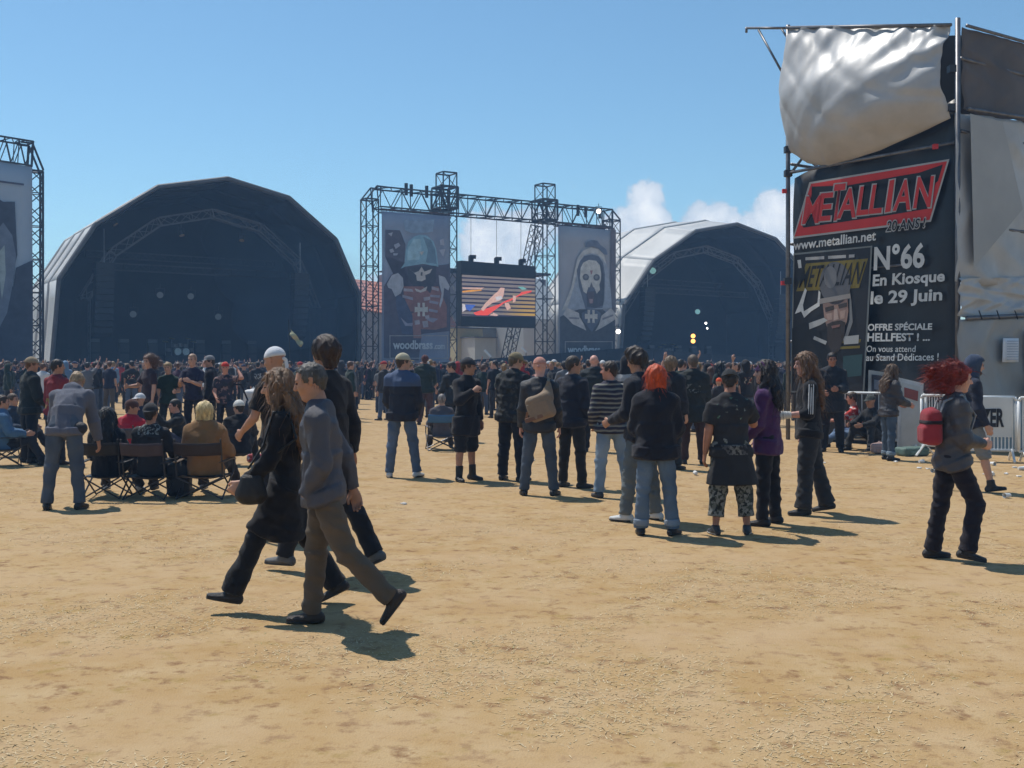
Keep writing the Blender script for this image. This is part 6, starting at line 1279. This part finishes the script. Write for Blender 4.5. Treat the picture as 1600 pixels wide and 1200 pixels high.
while n_in < 232 and tries < 9000:
    tries += 1; px = rc.uniform(-30, 1260); e = crowd_edge(px); d = e + 24*rc.random()**1.5; x = (px-800)/FPX*d
    if any((x-a)**2+(d-b)**2 < .5 for a, b in taken): continue
    taken.append((x, d)); n_in += 1; k = rc.randrange(len(KINDS)); pose, hd, spec = KINDS[k]; ti = rc.choices(range(len(TOPS)), tw_)[0]; nm, tc_, _ = TOPS[ti]
    o = bpy.data.objects.new('person', CM[k]); COL.objects.link(o); o.location = (x, d, 0); o.rotation_euler.z = rc.gauss(-.25, .55) if rc.random() < .85 else rc.uniform(0, 6.28); z = rc.uniform(.94, 1.04); o.scale = (z*rc.uniform(.97,1.1), z, z)
    hc = rc.choice(CAPS) if spec.get('cap') else rc.choice(HAIRS)
    for i, m_ in enumerate((skin(rc.choice(SK)), top_mat(tc_), fabric(rc.choice(LEGS)), fabric((.03,.028,.026), 'leather'), hairmat(hc) if not spec.get('cap') else fabric(hc))): o.material_slots[i].link = 'OBJECT'; o.material_slots[i].material = m_
    lb = 'person with %s in %s top %s in the crowd' % (hd, nm, pose) if 'hood' not in pose else 'hooded person in %s top in the crowd before the stages' % nm
    tag(o, lb, 'person', 'crowd before the stages: %s, %s' % (hd+' '+pose, nm))
# the far crowd: one dense mass up to the pit fence
def far_crowd():
    src = []
    for k in (0, 1, 2, 3, 4, 5, 6):
        p = dict(KINDS[k][2]); me = CM[k]; v = np.empty(len(me.vertices)*3); me.vertices.foreach_get('co', v); v = v.reshape(-1,3); q = np.empty(len(me.loops), int); me.loops.foreach_get('vertex_index', q); q = q.reshape(-1,4); mi = np.empty(len(q), int); me.polygons.foreach_get('material_index', mi)
        # thin the mesh: snap to a 6.5 cm lattice and drop what collapses
        key = np.round(v/.055).astype(int); u, inv = np.unique(key, axis=0, return_inverse=True); inv = inv.reshape(-1); c = np.zeros((len(u),3)); n = np.zeros(len(u)); np.add.at(c, inv, v); np.add.at(n, inv, 1); c /= n[:,None]
        q2 = inv[q]; tri = np.concatenate([q2[:,[0,1,2]], q2[:,[0,2,3]]]); m2 = np.concatenate([mi, mi]); ok = (tri[:,0] != tri[:,1]) & (tri[:,1] != tri[:,2]) & (tri[:,0] != tri[:,2]); src.append((c, tri[ok], m2[ok]))
    ms = []; pal = []
    def mi_of(m_):
        if m_ not in ms: ms.append(m_)
        return ms.index(m_)
    VV, TT, MM, b = [], [], [], 0; n = 0; r = random.Random(4)
    while n < 900:
        px = r.uniform(-60, 1290); e = crowd_edge(px)+20; x0 = (px-800)/FPX
        dmax = 63+ (px-60)*.031; d = e+(dmax-e)*r.random()
        if d < e: continue
        n += 1; c, t, m2 = r.choice(src); a = r.gauss(-.3,.5); z = r.uniform(.94,1.05); ca, sa = math.cos(a), math.sin(a); X = c@np.array([[ca,sa,0],[-sa,ca,0],[0,0,1]])*z+npv(x0*d, d, 0)
        tp2 = TOPS[r.choices(range(len(TOPS)), tw_)[0]][1]; mp = np.array([mi_of(skin(r.choice(SK))), mi_of(top_mat(tp2) if not isinstance(tp2, (int, type(None))) else fabric(BLK_)), mi_of(fabric(r.choice(LEGS))), mi_of(fabric(LEGS[0])), mi_of(hairmat(r.choice(HAIRS)))])
        VV.append(X); TT.append(t+b); MM.append(mp[m2]); b += len(c)
    V_, T_, M_ = np.concatenate(VV), np.concatenate(TT), np.concatenate(MM); me = bpy.data.meshes.new('far_crowd'); me.vertices.add(len(V_)); me.vertices.foreach_set('co', V_.reshape(-1)); me.loops.add(3*len(T_)); me.loops.foreach_set('vertex_index', T_.reshape(-1)); me.polygons.add(len(T_)); me.polygons.foreach_set('loop_start', np.arange(0,3*len(T_),3)); me.polygons.foreach_set('material_index', M_); me.polygons.foreach_set('use_smooth', np.ones(len(T_), bool)); me.update(calc_edges=True)
    tag(link('far_crowd', me, ms), 'dense far crowd in dark clothes packed before the stages', 'crowd', kind='stuff')
far_crowd()

# ------------------------------------------------------------------ small things
p = at(455, 570, 52); r = empty('flag', (p.x,p.y,0), 0, 'thin pole with pale yellow flag held above the crowd', 'flag'); mb = MB(); mb.bar((p.x,p.y,0), at(451,499,52), .018, 6); mb.build('flag_pole', dsteel, r)
G = [[at(453+19*j/6+2*math.sin(i), 514+ (10 if j > 1 else 3)*j/3+9*i/4+1.5*math.sin(j*1.7), 52+.12*math.sin(j*1.5+i)) for j in range(7)] for i in range(5)]; mb = MB(); mb.sheet(G, (0,-1,0), .01); mb.build('flag_cloth', fabric((.42,.40,.24)), r, True)
for i, (x0, y0, x1, y1) in enumerate(((757,547,767,558),(814,543,822,551))):
    a, b_ = at(x0, y0, 55), at(x1, y1, 55); r = empty('raised_stick', (b_.x, b_.y, 0), 0, ['longer', 'shorter'][i]+' white stick slanting above the crowd below the video screen', 'stick'); mb = MB(); mb.bar(a, b_, .07, 8); mb.build('stick_head', white, r); mb = MB(); mb.bar((b_.x, b_.y, .0), b_, .02, 6); mb.build('stick_handle', dsteel, r)
# litter: cups and crumpled paper near the barriers and between the people
def litter():
    rr = random.Random(3)
    spots = [(1287,724,0),(1400,722,0),(1436,724,1),(1436,732,0),(1450,733,0),(1548,727,1),(1542,733,0),(1552,744,1),(1572,741,0),(1591,735,1),(1592,745,0),(1578,778,1),(1540,742,0),(1088,743,1),(832,720,0),(631,788,0),(545,770,0),(1585,731,0),(1512,731,0),(1462,738,1)]
    for i, (px, py, kd) in enumerate(spots):
        p = gnd(px, py); rz = rr.uniform(0, 6)
        if kd == 0:
            k = Shape(); sd = rr.randrange(99); k.box((0,0,.010), (.045*rr.uniform(.6,1.2),.03,.010), .006); me = to_mesh('paper', [k.mesh(.007, folds(.011, 120, sd))]); o = link('crumpled_paper', me, mat('litter_paper', (.66,.65,.62), .8, .15, 8)); tag(o, 'crumpled white scrap of paper lying on the dry grass', 'litter', 'paper scraps on the grass')
        else:
            me = bpy.data.meshes.new('cup'); n = 12; vs, fs = [], []
            for j, (rad_, zz) in enumerate(((.024,0),(.034,.095),(.031,.095),(.022,.006))):
                for q in range(n): vs.append((zz, rad_*math.cos(6.283*q/n), .034+rad_*math.sin(6.283*q/n)))
            for j in range(3):
                for q in range(n): fs.append((j*n+q, j*n+(q+1)%n, (j+1)*n+(q+1)%n, (j+1)*n+q))
            fs.append(tuple(range(n-1,-1,-1))); me.from_pydata(vs, [], fs); o = link('plastic_cup', me, mat('cup_white', (.68,.68,.66), .4, .05, 9)); tag(o, 'white plastic cup lying on its side on the dry grass', 'litter', 'cups lying on the grass')
        o.location = (p.x, p.y, 0); o.rotation_euler.z = rz
litter()
# shade trees far behind, left of the nearer stage and along the site edge
# ------------------------------------------------------------------ the air: thin haze over the whole ground, stage smoke in the nearer stage
def volume(name, col, dens, aniso):
    m = bpy.data.materials.new(name); m.use_nodes = True; nt = m.node_tree
    for n in list(nt.nodes): nt.nodes.remove(n)
    o = nt.nodes.new('ShaderNodeOutputMaterial'); v = nt.nodes.new('ShaderNodeVolumePrincipled'); v.inputs['Color'].default_value = col+(1,); v.inputs['Density'].default_value = dens; v.inputs['Anisotropy'].default_value = aniso
    nt.links.new(v.outputs[0], o.inputs['Volume']); return m
mb = MB(); mb.box((0,0,13.5), (624,624,29)); tag(mb.build('haze', volume('haze_air', (.36,.62,1.0), .00145, .0)), 'thin bluish summer haze over the whole ground', 'haze', kind='stuff')
k = Shape(); c = dep(plL, PL0, 470, 440, 3.0)
for px, py, dd, r in ((480,430,3,3.2),(520,480,2,3.0),(440,400,4,3.0),(400,430,6,3.2),(470,500,1.0,2.6),(530,430,3,2.2),(360,370,6,2.2),(420,500,3,2.8)): k.ell(dep(plL, PL0, px, py, dd), npv(r,r,r*.8), None, 1.6)
tag(link('stage_smoke', to_mesh('stage_smoke', [k.mesh(.35)]), volume('smoke', (.5,.72,1.0), .04, .0)), 'thin bluish smoke drifting in the mouth of the nearer stage', 'smoke', kind='stuff')
